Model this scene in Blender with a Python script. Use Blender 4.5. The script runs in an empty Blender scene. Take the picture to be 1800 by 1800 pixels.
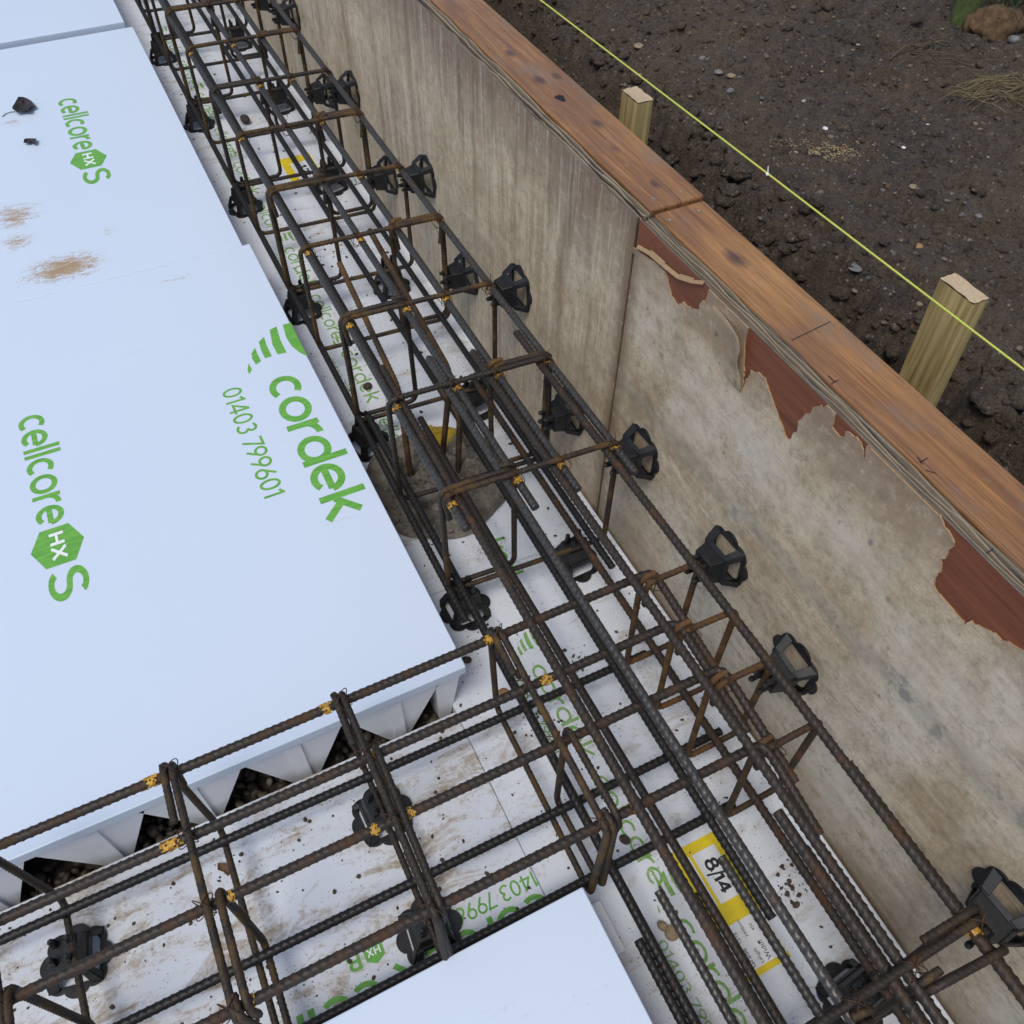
import bpy, math, random
import numpy as np
from mathutils import Matrix, Vector
random.seed(7); RNG = np.random.default_rng(11)
scene = bpy.context.scene
COL = scene.collection
PI = math.pi

# ------------------------------------------------------------------ camera, sky, sun, exposure
CAM_R = np.array([[0.8978298862965081, 0.3369706853358363, -0.2834647288413432],
                  [-0.4402068867252521, 0.7028236308018093, -0.5587994639101073],
                  [0.010926671609436476, 0.6264899849246266, 0.7793528768386504]])
CAM_C = np.array([-0.292151, -0.759296, 1.64]); CAM_F = 1521.98
cd = bpy.data.cameras.new("camera"); cam = bpy.data.objects.new("camera", cd); COL.objects.link(cam)
cd.sensor_fit = 'HORIZONTAL'; cd.sensor_width = 36.0; cd.lens = CAM_F / 1800 * 36
cd.clip_start = 0.02; cd.clip_end = 500
mw = np.eye(4); mw[:3, :3] = CAM_R; mw[:3, 3] = CAM_C
cam.matrix_world = Matrix(mw.tolist()); scene.camera = cam

SUN_EL, SUN_ROT = math.radians(64), math.radians(235)
world = bpy.data.worlds.new("World"); scene.world = world; world.use_nodes = True
wn = world.node_tree.nodes; wl = world.node_tree.links
sky = wn.new('ShaderNodeTexSky'); sky.sky_type = 'NISHITA'; sky.sun_disc = False
sky.sun_elevation = SUN_EL; sky.sun_rotation = SUN_ROT
sky.air_density = 1.0; sky.dust_density = 2.2; sky.ozone_density = 1.0
wl.new(sky.outputs[0], wn['Background'].inputs[0]); wn['Background'].inputs[1].default_value = 0.112
sd = bpy.data.lights.new("sun", 'SUN'); sd.energy = 1.25; sd.angle = math.radians(24); sd.color = (1, 0.97, 0.92)
so = bpy.data.objects.new("sun", sd); COL.objects.link(so)
sdir = Vector((math.sin(SUN_ROT) * math.cos(SUN_EL), math.cos(SUN_ROT) * math.cos(SUN_EL), math.sin(SUN_EL)))
so.rotation_euler = (-sdir).to_track_quat('-Z', 'Y').to_euler(); so.location = sdir * 20
scene.view_settings.view_transform = 'Standard'; scene.view_settings.look = 'None'
scene.view_settings.exposure = 0.46; scene.view_settings.gamma = 1.0; scene.view_settings.use_curve_mapping = False

# ------------------------------------------------------------------ helpers
def P(px, py, z=None, x=None, y=None):
    """pixel of the 1800 px photograph -> point of the real plane it lies on"""
    d = CAM_R @ np.array([px - 900, 900 - py, -CAM_F])
    if z is not None: t = (z - CAM_C[2]) / d[2]
    elif x is not None: t = (x - CAM_C[0]) / d[0]
    else: t = (y - CAM_C[1]) / d[1]
    return CAM_C + t * d

ORD = ['first', 'second', 'third', 'fourth', 'fifth', 'sixth', 'seventh', 'eighth', 'ninth', 'tenth', 'eleventh',
       'twelfth', 'thirteenth', 'fourteenth', 'fifteenth']
WLOC = {}
def tag(o, label=None, cat=None, group=None, kind=None):
    if label: o['label'] = label
    if cat: o['category'] = cat
    if group: o['group'] = group
    if kind: o['kind'] = kind
    return o
def thing(name, label, cat, loc=(0, 0, 0), group=None, rot=None):
    o = bpy.data.objects.new(name, None); COL.objects.link(o); o.empty_display_size = 0.02
    o.location = loc
    if rot is not None: o.rotation_euler = rot
    WLOC[o.name] = np.array(loc, float)
    return tag(o, label, cat, group)
def mesh(name, V, F, mat=None, parent=None, smooth=False, local=False, origin=None, attr=None, mats=None, midx=None):
    """link ONE mesh object; V in world coordinates unless local"""
    V = np.asarray(V, float).reshape(-1, 3)
    base = np.zeros(3)
    if parent is not None:
        if not local: base = WLOC[parent.name]
    elif origin is not None: base = np.asarray(origin, float)
    me = bpy.data.meshes.new(name)
    Vl = V - base
    if isinstance(F, tuple) and isinstance(F[0], np.ndarray):
        q, t3 = F; me.vertices.add(len(Vl)); me.vertices.foreach_set('co', Vl.astype(np.float32).ravel())
        li = np.r_[q.ravel(), t3.ravel()].astype(np.int32); tot = np.r_[np.full(len(q), 4), np.full(len(t3), 3)].astype(np.int32)
        me.loops.add(len(li)); me.loops.foreach_set('vertex_index', li); me.polygons.add(len(tot))
        me.polygons.foreach_set('loop_start', np.r_[0, np.cumsum(tot)[:-1]].astype(np.int32)); me.polygons.foreach_set('loop_total', tot); me.update(calc_edges=True)
    elif isinstance(F, np.ndarray):
        n = F.shape[1]; me.vertices.add(len(Vl)); me.vertices.foreach_set('co', Vl.astype(np.float32).ravel())
        me.loops.add(F.size); me.loops.foreach_set('vertex_index', F.astype(np.int32).ravel())
        me.polygons.add(len(F)); me.polygons.foreach_set('loop_start', np.arange(0, F.size, n, dtype=np.int32))
        me.polygons.foreach_set('loop_total', np.full(len(F), n, np.int32))
        me.update(calc_edges=True)
    else:
        me.from_pydata([tuple(v) for v in Vl], [], F); me.update()
    if attr is not None:
        for k, v in attr.items():
            a = me.attributes.new(k, 'FLOAT', 'POINT'); a.data.foreach_set('value', np.asarray(v, np.float32))
    if mats:
        for m_ in mats: me.materials.append(m_)
    elif mat: me.materials.append(mat)
    if midx is not None: me.polygons.foreach_set('material_index', np.asarray(midx, np.int32))
    if smooth: me.polygons.foreach_set('use_smooth', np.ones(len(me.polygons), bool))
    me.validate()
    o = bpy.data.objects.new(name, me); COL.objects.link(o)
    if parent is not None: o.parent = parent; WLOC[o.name] = base if not local else WLOC.get(parent.name, np.zeros(3))
    else: o.location = base; WLOC[o.name] = base
    return o
def dup(root, loc, label, group=None, rot=None):
    r = root.copy(); COL.objects.link(r); r.location = loc
    if rot is not None: r.rotation_euler = rot
    r['label'] = label
    if group: r['group'] = group
    WLOC[r.name] = np.array(loc, float)
    for ch in list(root.children):
        c = ch.copy(); COL.objects.link(c); c.parent = r
        for g in list(ch.children):
            d = g.copy(); COL.objects.link(d); d.parent = c
    return r
class MB:
    def __init__(s): s.V = []; s.F = []; s.M = []
    def add(s, V, F, m=0):
        b = len(s.V); s.V += [tuple(v) for v in V]; s.F += [tuple(i + b for i in f) for f in F]; s.M += [m] * len(F)
    def hexa(s, b, t, m=0):
        s.add(list(b) + list(t), [(3, 2, 1, 0), (4, 5, 6, 7), (0, 1, 5, 4), (1, 2, 6, 5), (2, 3, 7, 6), (3, 0, 4, 7)], m)
    def box(s, a, b, m=0):
        (x0, y0, z0), (x1, y1, z1) = a, b
        s.hexa([(x0, y0, z0), (x1, y0, z0), (x1, y1, z0), (x0, y1, z0)], [(x0, y0, z1), (x1, y0, z1), (x1, y1, z1), (x0, y1, z1)], m)
    def extr(s, poly, off, m=0, ms=None):
        n = len(poly); o = np.array(off); top = [tuple(np.array(p) + o) for p in poly]
        s.add(list(poly) + top, [tuple(range(n))[::-1], tuple(range(n, 2 * n))], m)
        b = len(s.V) - 2 * n
        for i in range(n):
            j = (i + 1) % n; s.F.append((b + i, b + j, b + n + j, b + n + i)); s.M.append(m if ms is None else ms)
    def lathe(s, prof, n=16, c=(0, 0, 0), m=0, rf=None):
        V = []; F = []
        for (r, z) in prof:
            for k in range(n):
                a = 2 * PI * k / n; q = r * (rf(a) if rf else 1)
                V.append((c[0] + q * math.cos(a), c[1] + q * math.sin(a), c[2] + z))
        for i in range(len(prof) - 1):
            for k in range(n):
                F.append((i * n + k, i * n + (k + 1) % n, (i + 1) * n + (k + 1) % n, (i + 1) * n + k))
        F.append(tuple(range(n))[::-1]); F.append(tuple(range((len(prof) - 1) * n, len(prof) * n)))
        s.add(V, F, m)
    def build(s, name, mat=None, parent=None, **k):
        return mesh(name, s.V, s.F, mat, parent, midx=(s.M if k.get('mats') else None), **k)
def bevel(o, w=0.003, seg=2):
    m = o.modifiers.new('bevel', 'BEVEL'); m.width = w; m.segments = seg; m.limit_method = 'ANGLE'; m.angle_limit = math.radians(40)
    return o

LAT = {}
def lattice(shape, seed):
    if (shape, seed) in LAT: return LAT[(shape, seed)]
    LAT[(shape, seed)] = np.random.default_rng(seed).random(shape); return LAT[(shape, seed)]
def lattice_(shape, seed):
    return np.random.default_rng(seed).random(shape)
def vnoise(x, y, seed=0, n=256):
    g = lattice((n, n), seed)
    xi = np.floor(x).astype(int); yi = np.floor(y).astype(int); fx = x - xi; fy = y - yi
    fx = fx * fx * (3 - 2 * fx); fy = fy * fy * (3 - 2 * fy)
    a = g[xi % n, yi % n]; b = g[(xi + 1) % n, yi % n]; c = g[xi % n, (yi + 1) % n]; d = g[(xi + 1) % n, (yi + 1) % n]
    return (a * (1 - fx) + b * fx) * (1 - fy) + (c * (1 - fx) + d * fx) * fy
def fbm(x, y, oct=5, seed=0, gain=0.5):
    s = 0; a = 1; t = 0
    for i in range(oct):
        s = s + a * vnoise(x * 2 ** i + 13.7 * i, y * 2 ** i + 7.1 * i, seed + i); t += a; a *= gain
    return s / t
def cells(x, y, seed=0, n=128):
    """distance to the nearest jittered point and a random value of that point"""
    r = np.random.default_rng(seed); gx = r.random((n, n)); gy = r.random((n, n)); gv = r.random((n, n))
    xi = np.floor(x).astype(int); yi = np.floor(y).astype(int)
    best = np.full(x.shape, 9.0); val = np.zeros(x.shape)
    for i in (-1, 0, 1):
        for j in (-1, 0, 1):
            a = (xi + i) % n; b = (yi + j) % n
            d = np.hypot(xi + i + gx[a, b] - x, yi + j + gy[a, b] - y)
            k = d < best; best = np.where(k, d, best); val = np.where(k, gv[a, b], val)
    return best, val

def fillet(pts, r, n=6):
    pts = [np.array(p, float) for p in pts]; out = [pts[0]]
    for i in range(1, len(pts) - 1):
        a, b, c = pts[i - 1], pts[i], pts[i + 1]
        u = a - b; v = c - b; lu = np.linalg.norm(u); lv = np.linalg.norm(v); u /= lu; v /= lv
        ang = math.acos(max(-1, min(1, u @ v)))
        if ang > PI - 0.02: out.append(b); continue
        d = min(r / math.tan(ang / 2), lu * 0.49, lv * 0.49)
        for k in range(n + 1):
            t = k / n; p0 = b + u * d; p1 = b + v * d
            out.append((1 - t) ** 2 * p0 + 2 * t * (1 - t) * b + t * t * p1)
    out.append(pts[-1]); return np.array(out)
def resample(path, ds):
    d = np.r_[0, np.cumsum(np.linalg.norm(np.diff(path, axis=0), axis=1))]
    n = max(2, int(d[-1] / ds) + 1); s = np.linspace(0, d[-1], n)
    return np.stack([np.interp(s, d, path[:, k]) for k in range(3)], 1), s
def tube_geo(path, R, nseg=12, ds=None, pitch=None, twist=0.0, seed=0, rib=None, knob=0.10):
    """swept bar; with a pitch it gets the raised, inclined ribs and the two seams of reinforcing steel"""
    path = np.asarray(path, float)
    if ds is None: ds = pitch / 6 if pitch else R
    p, s = resample(path, ds)
    t = np.gradient(p, axis=0); t /= np.linalg.norm(t, axis=1)[:, None]
    n0 = np.cross(t[0], [0.31, 0.2, 0.93]); n0 /= np.linalg.norm(n0)
    N = np.zeros_like(p); N[0] = n0
    if (t @ t[0]).min() > .98:
        N = n0[None] - t * (t @ n0)[:, None]; N /= np.linalg.norm(N, axis=1)[:, None]
    else:
        for i in range(1, len(p)):
            v = N[i - 1] - t[i] * (N[i - 1] @ t[i]); N[i] = v / math.sqrt(v @ v)
    B = np.cross(t, N)
    th = np.linspace(0, 2 * PI, nseg, endpoint=False)
    ph = th[None, :] + twist
    S = s[:, None] + 0 * ph
    ribv = np.zeros_like(S)
    if pitch:
        half = np.mod(ph, 2 * PI) < PI
        lean = np.where(half, 1.0, -1.0) * np.mod(ph, PI) / PI * 1.25
        f = np.mod(S / pitch + lean + np.where(half, 0, 0.37) + seed * 0.13, 1.0)
        bump = np.clip(1 - np.abs(f - 0.5) / 0.21, 0, 1); bump = bump * bump * (3 - 2 * bump)
        cres = np.clip(np.abs(np.sin(ph)) * 1.5, 0, 1)
        seam = np.clip(1 - np.abs(np.mod(ph + PI / 2, PI) - PI / 2) / 0.28, 0, 1)
        ribv = np.maximum(bump * cres, seam * 0.55)
    r = R * (1 - (0.07 if pitch else 0) + (knob * 2) * ribv)
    V = p[:, None, :] + r[..., None] * (np.cos(th)[None, :, None] * N[:, None, :] + np.sin(th)[None, :, None] * B[:, None, :])
    m = len(p); V = V.reshape(-1, 3)
    i = np.arange(m - 1)[:, None] * nseg; k = np.arange(nseg)[None, :]; k2 = (k + 1) % nseg
    F = np.stack([i + k, i + k2, i + nseg + k2, i + nseg + k], -1).reshape(-1, 4)
    V = np.vstack([V, p[0] - t[0] * R * 0.05, p[-1] + t[-1] * R * 0.05])
    a = len(V) - 2; b = len(V) - 1; kk = np.arange(nseg)
    c0 = np.stack([np.full(nseg, a), (kk + 1) % nseg, kk, kk], -1); base = (m - 1) * nseg
    c1 = np.stack([np.full(nseg, b), base + kk, base + (kk + 1) % nseg, base + (kk + 1) % nseg], -1)
    tri = np.vstack([c0, c1])
    return V, F, tri, np.r_[ribv.ravel(), 0, 0]
def bar_mesh(name, path, R, mat, parent=None, pitch=None, nseg=10, twist=0.0, seed=0, ds=None, origin=None, local=False, smooth=True):
    V, F, tri, rb = tube_geo(path, R, nseg, ds, pitch, twist, seed)
    return mesh(name, V, (F, tri[:, :3]), mat, parent, smooth=smooth, attr={'rib': rb}, origin=origin, local=local)
def wobble(p0, p1, amp=0.0015, n=24, seed=0):
    p0 = np.array(p0, float); p1 = np.array(p1, float); r = np.random.default_rng(seed + 50)
    t = np.linspace(0, 1, n); q = p0 + (p1 - p0) * t[:, None]
    L = np.linalg.norm(p1 - p0)
    for ax in range(3):
        if abs((p1 - p0)[ax]) > 0.5 * L: continue
        for f in (1.3, 2.9):
            q[:, ax] += amp * r.uniform(-1, 1) * np.sin(f * L * t + r.uniform(0, 6))
    return q
def ico(sub=1):
    t = (1 + 5 ** .5) / 2
    V = [(-1, t, 0), (1, t, 0), (-1, -t, 0), (1, -t, 0), (0, -1, t), (0, 1, t), (0, -1, -t), (0, 1, -t), (t, 0, -1), (t, 0, 1), (-t, 0, -1), (-t, 0, 1)]
    F = [(0, 11, 5), (0, 5, 1), (0, 1, 7), (0, 7, 10), (0, 10, 11), (1, 5, 9), (5, 11, 4), (11, 10, 2), (10, 7, 6), (7, 1, 8),
         (3, 9, 4), (3, 4, 2), (3, 2, 6), (3, 6, 8), (3, 8, 9), (4, 9, 5), (2, 4, 11), (6, 2, 10), (8, 6, 7), (9, 8, 1)]
    V = [np.array(v) / np.linalg.norm(v) for v in V]
    for _ in range(sub):
        c = {}; G = []
        def mid(a, b):
            k = (min(a, b), max(a, b))
            if k not in c: m = V[a] + V[b]; V.append(m / np.linalg.norm(m)); c[k] = len(V) - 1
            return c[k]
        for a, b, d in F:
            x, y, z = mid(a, b), mid(b, d), mid(d, a); G += [(a, x, z), (b, y, x), (d, z, y), (x, y, z)]
        F = G
    return np.array(V), np.array(F)
ICO = {s: ico(s) for s in (0, 1, 2, 3)}
def rot_rand(r):
    q = r.normal(size=4); q /= np.linalg.norm(q); w, x, y, z = q
    return np.array([[1 - 2 * (y * y + z * z), 2 * (x * y - z * w), 2 * (x * z + y * w)], [2 * (x * y + z * w), 1 - 2 * (x * x + z * z), 2 * (y * z - x * w)], [2 * (x * z - y * w), 2 * (y * z + x * w), 1 - 2 * (x * x + y * y)]])
def lump(c, size, r, sub=1, rough=0.18, flat=0.7, jit=0):
    V, F = ICO[sub]; V = V.copy()
    for _ in range(4):
        d = r.normal(size=3); d /= np.linalg.norm(d)
        V *= (1 + rough * r.uniform(-1, 1) * np.clip(V @ d, 0, 1) ** 2)[:, None]
    if jit: V *= (1 + jit * r.uniform(-1, 1, len(V)))[:, None]
    V *= np.array([1, r.uniform(.65, 1), r.uniform(.5, .85) * flat])
    V = V @ rot_rand(r).T if flat > .9 else V @ np.array([[math.cos(a := r.uniform(0, 6)), -math.sin(a), 0], [math.sin(a), math.cos(a), 0], [0, 0, 1]])
    return V * size + np.array(c), F
def many_lumps(name, specs, mat, sub=1, seed=0, kind=None, rough=.18, flat=.7, smooth=False, parent=None, jit=0):
    r = np.random.default_rng(seed); VV = []; FF = []; A = []; b = 0
    for c, s in specs:
        V, F = lump(c, s, r, sub, rough, flat, jit); VV.append(V); FF.append(F + b); b += len(V); A.append(np.full(len(V), r.random()))
    return mesh(name, np.vstack(VV), np.vstack(FF), mat, parent, smooth=smooth, attr={'rnd': np.concatenate(A)})

# ------------------------------------------------------------------ materials
class NT:
    def __init__(s, name, rough=0.6, metallic=0.0, spec=None):
        s.m = bpy.data.materials.new(name); s.m.use_nodes = True; s.n = s.m.node_tree.nodes; s.l = s.m.node_tree.links
        s.b = s.n['Principled BSDF']; s.b.inputs['Roughness'].default_value = rough; s.b.inputs['Metallic'].default_value = metallic
        if spec is not None: s.b.inputs['Specular IOR Level'].default_value = spec
        s.geo = None; s.tc = None
    def node(s, t, **k):
        n = s.n.new(t)
        for a, v in k.items(): setattr(n, a, v)
        return n
    def link(s, a, b): s.l.new(a, b)
    def pos(s):
        if not s.geo: s.geo = s.node('ShaderNodeNewGeometry')
        return s.geo.outputs['Position']
    def obj(s):
        if not s.tc: s.tc = s.node('ShaderNodeTexCoord')
        return s.tc.outputs['Object']
    def rand(s): return s.node('ShaderNodeObjectInfo').outputs['Random']
    def attr(s, name): return s.node('ShaderNodeAttribute', attribute_name=name).outputs['Fac']
    def mapv(s, v, scale=(1, 1, 1), loc=(0, 0, 0), rot=(0, 0, 0)):
        n = s.node('ShaderNodeMapping'); n.inputs['Scale'].default_value = scale; n.inputs['Location'].default_value = loc
        n.inputs['Rotation'].default_value = rot; s.link(v, n.inputs['Vector']); return n.outputs[0]
    def noise(s, v, scale=5, detail=5, rough=.55, dist=0):
        n = s.node('ShaderNodeTexNoise'); n.inputs['Scale'].default_value = scale; n.inputs['Detail'].default_value = detail
        n.inputs['Roughness'].default_value = rough; n.inputs['Distortion'].default_value = dist; s.link(v, n.inputs['Vector']); return n.outputs['Fac']
    def voro(s, v, scale=20, feature='F1', out='Distance'):
        n = s.node('ShaderNodeTexVoronoi', feature=feature); n.inputs['Scale'].default_value = scale; s.link(v, n.inputs['Vector']); return n.outputs[out]
    def ramp(s, f, stops):
        n = s.node('ShaderNodeValToRGB'); e = n.color_ramp.elements
        while len(e) < len(stops): e.new(0.5)
        for k, (p, c) in enumerate(stops):
            e[k].position = p; e[k].color = (c, c, c, 1) if not isinstance(c, tuple) else (*c, 1)
        s.link(f, n.inputs[0]); return n.outputs[0]
    def mix(s, f, a, b, mode='MIX'):
        n = s.node('ShaderNodeMix', data_type='RGBA', blend_type=mode)
        for i, v in ((0, f), (6, a), (7, b)):
            if isinstance(v, (int, float)): n.inputs[i].default_value = v
            elif isinstance(v, tuple): n.inputs[i].default_value = (*v, 1)
            else: s.link(v, n.inputs[i])
        return n.outputs[2]
    def math(s, op, a, b=0.0):
        n = s.node('ShaderNodeMath', operation=op)
        for i, v in ((0, a), (1, b)):
            if isinstance(v, (int, float)): n.inputs[i].default_value = v
            else: s.link(v, n.inputs[i])
        return n.outputs[0]
    def near(s, c, rad, soft=1.0, stretch=(1, 1, 1), rotz=0.0):
        """1 inside a blob of radius rad about the place c, falling to 0"""
        c = np.array(c, float)
        v = s.node('ShaderNodeVectorMath', operation='SUBTRACT'); s.link(s.pos(), v.inputs[0]); v.inputs[1].default_value = tuple(c)
        w = s.mapv(v.outputs[0], stretch, rot=(0, 0, rotz))
        l = s.node('ShaderNodeVectorMath', operation='LENGTH'); s.link(w, l.inputs[0])
        n = s.node('ShaderNodeMapRange'); n.inputs['From Min'].default_value = rad; n.inputs['From Max'].default_value = rad * (1 - soft) if soft < 1 else 0
        s.link(l.outputs['Value'], n.inputs['Value']); return n.outputs[0]
    def col(s, c): 
        if isinstance(c, tuple): s.b.inputs['Base Color'].default_value = (*c, 1)
        else: s.link(c, s.b.inputs['Base Color'])
        return s
    def rough(s, f): s.link(f, s.b.inputs['Roughness']); return s
    def bump(s, h, strength=.3, dist=.002):
        n = s.node('ShaderNodeBump'); n.inputs['Strength'].default_value = strength; n.inputs['Distance'].default_value = dist
        s.link(h, n.inputs['Height']); s.link(n.outputs[0], s.b.inputs['Normal']); return s
M = {}
def steel(name, dark, mid, rust, amount, metal=.35, rgh=.48):
    n = NT(name, rgh, metal, .35); o = n.obj()
    a = n.noise(n.mapv(o, (1, 1, 1)), 14, 6, .65); b = n.noise(o, 130, 4, .7); c = n.noise(o, 42, 5, .7)
    r = n.rand()
    base = n.mix(n.ramp(b, [(.3, 0.0), (.7, 1.0)]), dark, mid)
    shift = n.math('ADD', a, n.math('MULTIPLY', n.math('SUBTRACT', r, .5), .22))
    f = n.ramp(n.math('ADD', n.math('MULTIPLY', shift, .65), n.math('MULTIPLY', c, .35)), [(amount, 0.0), (amount + .16, 1.0)])
    rustc = n.mix(n.ramp(c, [(.35, 0.0), (.7, 1.0)]), tuple(x * .55 for x in rust), rust)
    body = n.mix(f, base, rustc)
    n.col(n.mix(n.math('MULTIPLY', n.attr('rib'), .45), body, n.mix(.5, body, tuple(x * 1.7 for x in mid))))
    n.rough(n.ramp(n.math('ADD', f, n.math('MULTIPLY', b, .3)), [(0, rgh - .1), (1, .85)]))
    n.bump(b, .35, .0006); M[name] = n.m
steel('steel_grey', (.030, .028, .026), (.090, .085, .078), (.095, .05, .024), .56, .45, .40)
steel('steel_dark', (.010, .0095, .009), (.028, .0255, .023), (.05, .03, .016), .57, .25, .48)
steel('steel_brown', (.018, .0135, .0105), (.044, .034, .026), (.115, .052, .020), .51, .2, .55)
steel('steel_rust', (.028, .018, .011), (.058, .037, .021), (.15, .075, .024), .44, .1, .72)
steel('steel_link', (.017, .0130, .0100), (.040, .0305, .0225), (.145, .080, .022), .51, .15, .58)
n = NT('wire', .6, .5); n.col(n.mix(n.noise(n.obj(), 60, 3), (.02, .017, .015), (.13, .06, .03))); M['wire'] = n.m
n = NT('yellow_paint', .55); n.col(n.mix(n.ramp(n.noise(n.obj(), 160, 4, .7), [(.38, 0.0), (.62, 1.0)]), (.17, .085, .014), (.64, .345, .025))); M['paint'] = n.m
n = NT('black_plastic', .42); n.col(n.mix(n.ramp(n.noise(n.obj(), 35, 5), [(.48, 0.0), (.72, 1.0)]), (.005, .0053, .006), (.024, .022, .020)))
n.rough(n.ramp(n.noise(n.obj(), 60, 4), [(.3, .40), (.7, .62)])); M['plastic'] = n.m

# white panels: faint unevenness and mud smears of their own shape
n = NT('white_panel', .42)
p = n.pos(); big = n.noise(n.mapv(p, (1, 1, 1)), 2.2, 4, .5)
base = n.mix(big, (.575, .655, .755), (.60, .68, .775))
mud = n.noise(n.mapv(p, (26, 75, 10), rot=(0, 0, .35)), 1.0, 7, .78, .8); fine = n.noise(p, 170, 4, .75)
tot = None
for (px, py), rad, st, rz, k in [((115, 470), .17, (.8, 1.3, 1), .2, 1.0), ((25, 380), .16, (1, 1, 1), 0, .85), ((30, 425), .13, (1, 1, 1), 0, .7), ((190, 405), .10, (1, 1.1, 1), 0, .55),
                             ((20, 215), .12, (1, 1.2, 1), 0, .6), ((310, 490), .09, (.5, 3, 1), .1, .6), ((15, 300), .1, (1, 1, 1), 0, .3)]:
    q = n.math('MULTIPLY', n.near(P(px, py, z=.157), rad, 1.0, st, rz), k)
    tot = q if tot is None else n.math('MAXIMUM', tot, q)
for (px, py), rad, k in [((1085, 1650), .16, .42), ((900, 1780), .2, .42), ((1050, 1740), .16, .4), ((1120, 1790), .1, .4)]:
    tot = n.math('MAXIMUM', tot, n.math('MULTIPLY', n.near(P(px, py, z=.157), rad), k))
sm = n.ramp(n.math('ADD', n.math('MULTIPLY', n.math('POWER', tot, .5), .55), n.math('ADD', n.math('MULTIPLY', mud, .62), n.math('MULTIPLY', fine, .28))), [(.835, 0.0), (.965, 1.0)])
faint = n.ramp(n.math('ADD', n.math('MULTIPLY', tot, .5), n.math('MULTIPLY', mud, .7)), [(.62, 0.0), (.95, .22)])
c = n.mix(faint, base, (.55, .46, .34)); c = n.mix(sm, c, n.mix(fine, (.20, .125, .065), (.50, .37, .21)))
scf = n.noise(n.mapv(p, (3, 60, 8), rot=(0, 0, .9)), 1.0, 4, .6); sg = n.noise(p, 4.5, 4, .6); c = n.mix(n.math('MULTIPLY', n.ramp(scf, [(.66, 0.0), (.72, .30)]), n.ramp(sg, [(.52, 0.0), (.66, 1.0)])), c, (.42, .42, .42)); spk = n.voro(p, 26); spr = n.noise(p, 9, 2)
c = n.mix(n.math('MULTIPLY', n.ramp(spk, [(.035, 1.0), (.06, 0.0)]), n.ramp(spr, [(.62, 0.0), (.68, .5)])), c, (.12, .09, .07))
n.col(c); n.rough(n.ramp(sm, [(0, .4), (1, .8)])); M['panel'] = n.m
n = NT('white_foam', .6); n.col(n.mix(n.noise(n.pos(), 60, 4), (.72, .73, .74), (.80, .81, .82))); n.bump(n.voro(n.pos(), 260), .15, .001); M['foam'] = n.m

def floor_mat(name, dirt, yellow):
    n = NT(name, .45); p = n.pos()
    big = n.noise(p, 3.2, 5, .6); mid = n.noise(n.mapv(p, (9, 22, 10), rot=(0, 0, 1.2)), 1.0, 6, .7, .8); fine = n.noise(p, 120, 5, .75)
    base = n.mix(big, (.63, .665, .71), (.70, .735, .775))
    wash = n.ramp(n.math('ADD', n.math('MULTIPLY', big, .6), n.math('MULTIPLY', mid, .5)), [(.50 + .1 * (1 - dirt), 0.0), (.82, .45 * dirt + .12)])
    c = n.mix(wash, base, (.50, .42, .29) if not yellow else (.52, .42, .24))
    smear = n.ramp(n.math('ADD', n.math('MULTIPLY', mid, .72), n.math('MULTIPLY', n.math('ADD', fine, big), .26)), [(.67 - .05 * dirt, 0.0), (.80 - .05 * dirt, 1.0)])
    c = n.mix(n.math('MULTIPLY', smear, .35 + .5 * dirt), c, n.mix(fine, (.14, .085, .045), (.40, .27, .12)))
    gate = n.ramp(n.noise(p, 7, 4, .6), [(.40, 0.0), (.62, 1.0)])
    for sc, a, b in ((70, .10, .16), (135, .13, .2), (34, .05, .085)):
        v = n.mapv(p, (1, 1, 1), loc=(sc * .013, sc * .021, 0)); d = n.voro(v, sc); rnd = n.voro(v, sc, out='Color')
        on = n.math('MULTIPLY', n.ramp(d, [(a, 1.0), (b, 0.0)]), n.ramp(rnd, [(.50, 1.0), (.56, 0.0)]))
        c = n.mix(n.math('MULTIPLY', on, n.math('MULTIPLY', gate, .9)), c, (.075, .055, .042))
    n.col(c); n.rough(n.ramp(smear, [(0, .42), (1, .85)])); n.bump(smear, .2, .001); M[name] = n.m
floor_mat('floor_board', .35, False); floor_mat('floor_muddy', 1.0, True)
n = NT('green_ink', .45); wv = n.noise(n.mapv(n.pos(), (25, 160, 1), rot=(0, 0, .0)), 1.0, 2)
n.col(n.mix(n.ramp(wv, [(.35, 0.0), (.65, 1.0)]), (.105, .33, .045), (.165, .43, .065))); M['green'] = n.m
n = NT('green_ink_worn', .6); n.col(n.mix(n.ramp(n.noise(n.pos(), 90, 5, .7), [(.45, 0.0), (.62, 1.0)]), (.15, .36, .07), (.33, .42, .22))); M['green_worn'] = n.m
n = NT('label_yellow', .5); n.col(n.mix(n.ramp(n.noise(n.pos(), 45, 5, .7), [(.35, 0.0), (.75, 1.0)]), (.80, .62, .015), (.62, .47, .03))); M['label_yellow'] = n.m
n = NT('label_white', .5); n.col(n.mix(n.ramp(n.noise(n.pos(), 70, 5, .75), [(.6, 0.0), (.75, 1.0)]), (.74, .76, .78), (.35, .28, .2))); M['label_white'] = n.m
n = NT('black_ink', .5); n.col((.015, .015, .017)); M['ink'] = n.m
n = NT('white_ink', .5); n.col((.78, .8, .8)); M['white'] = n.m

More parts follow.
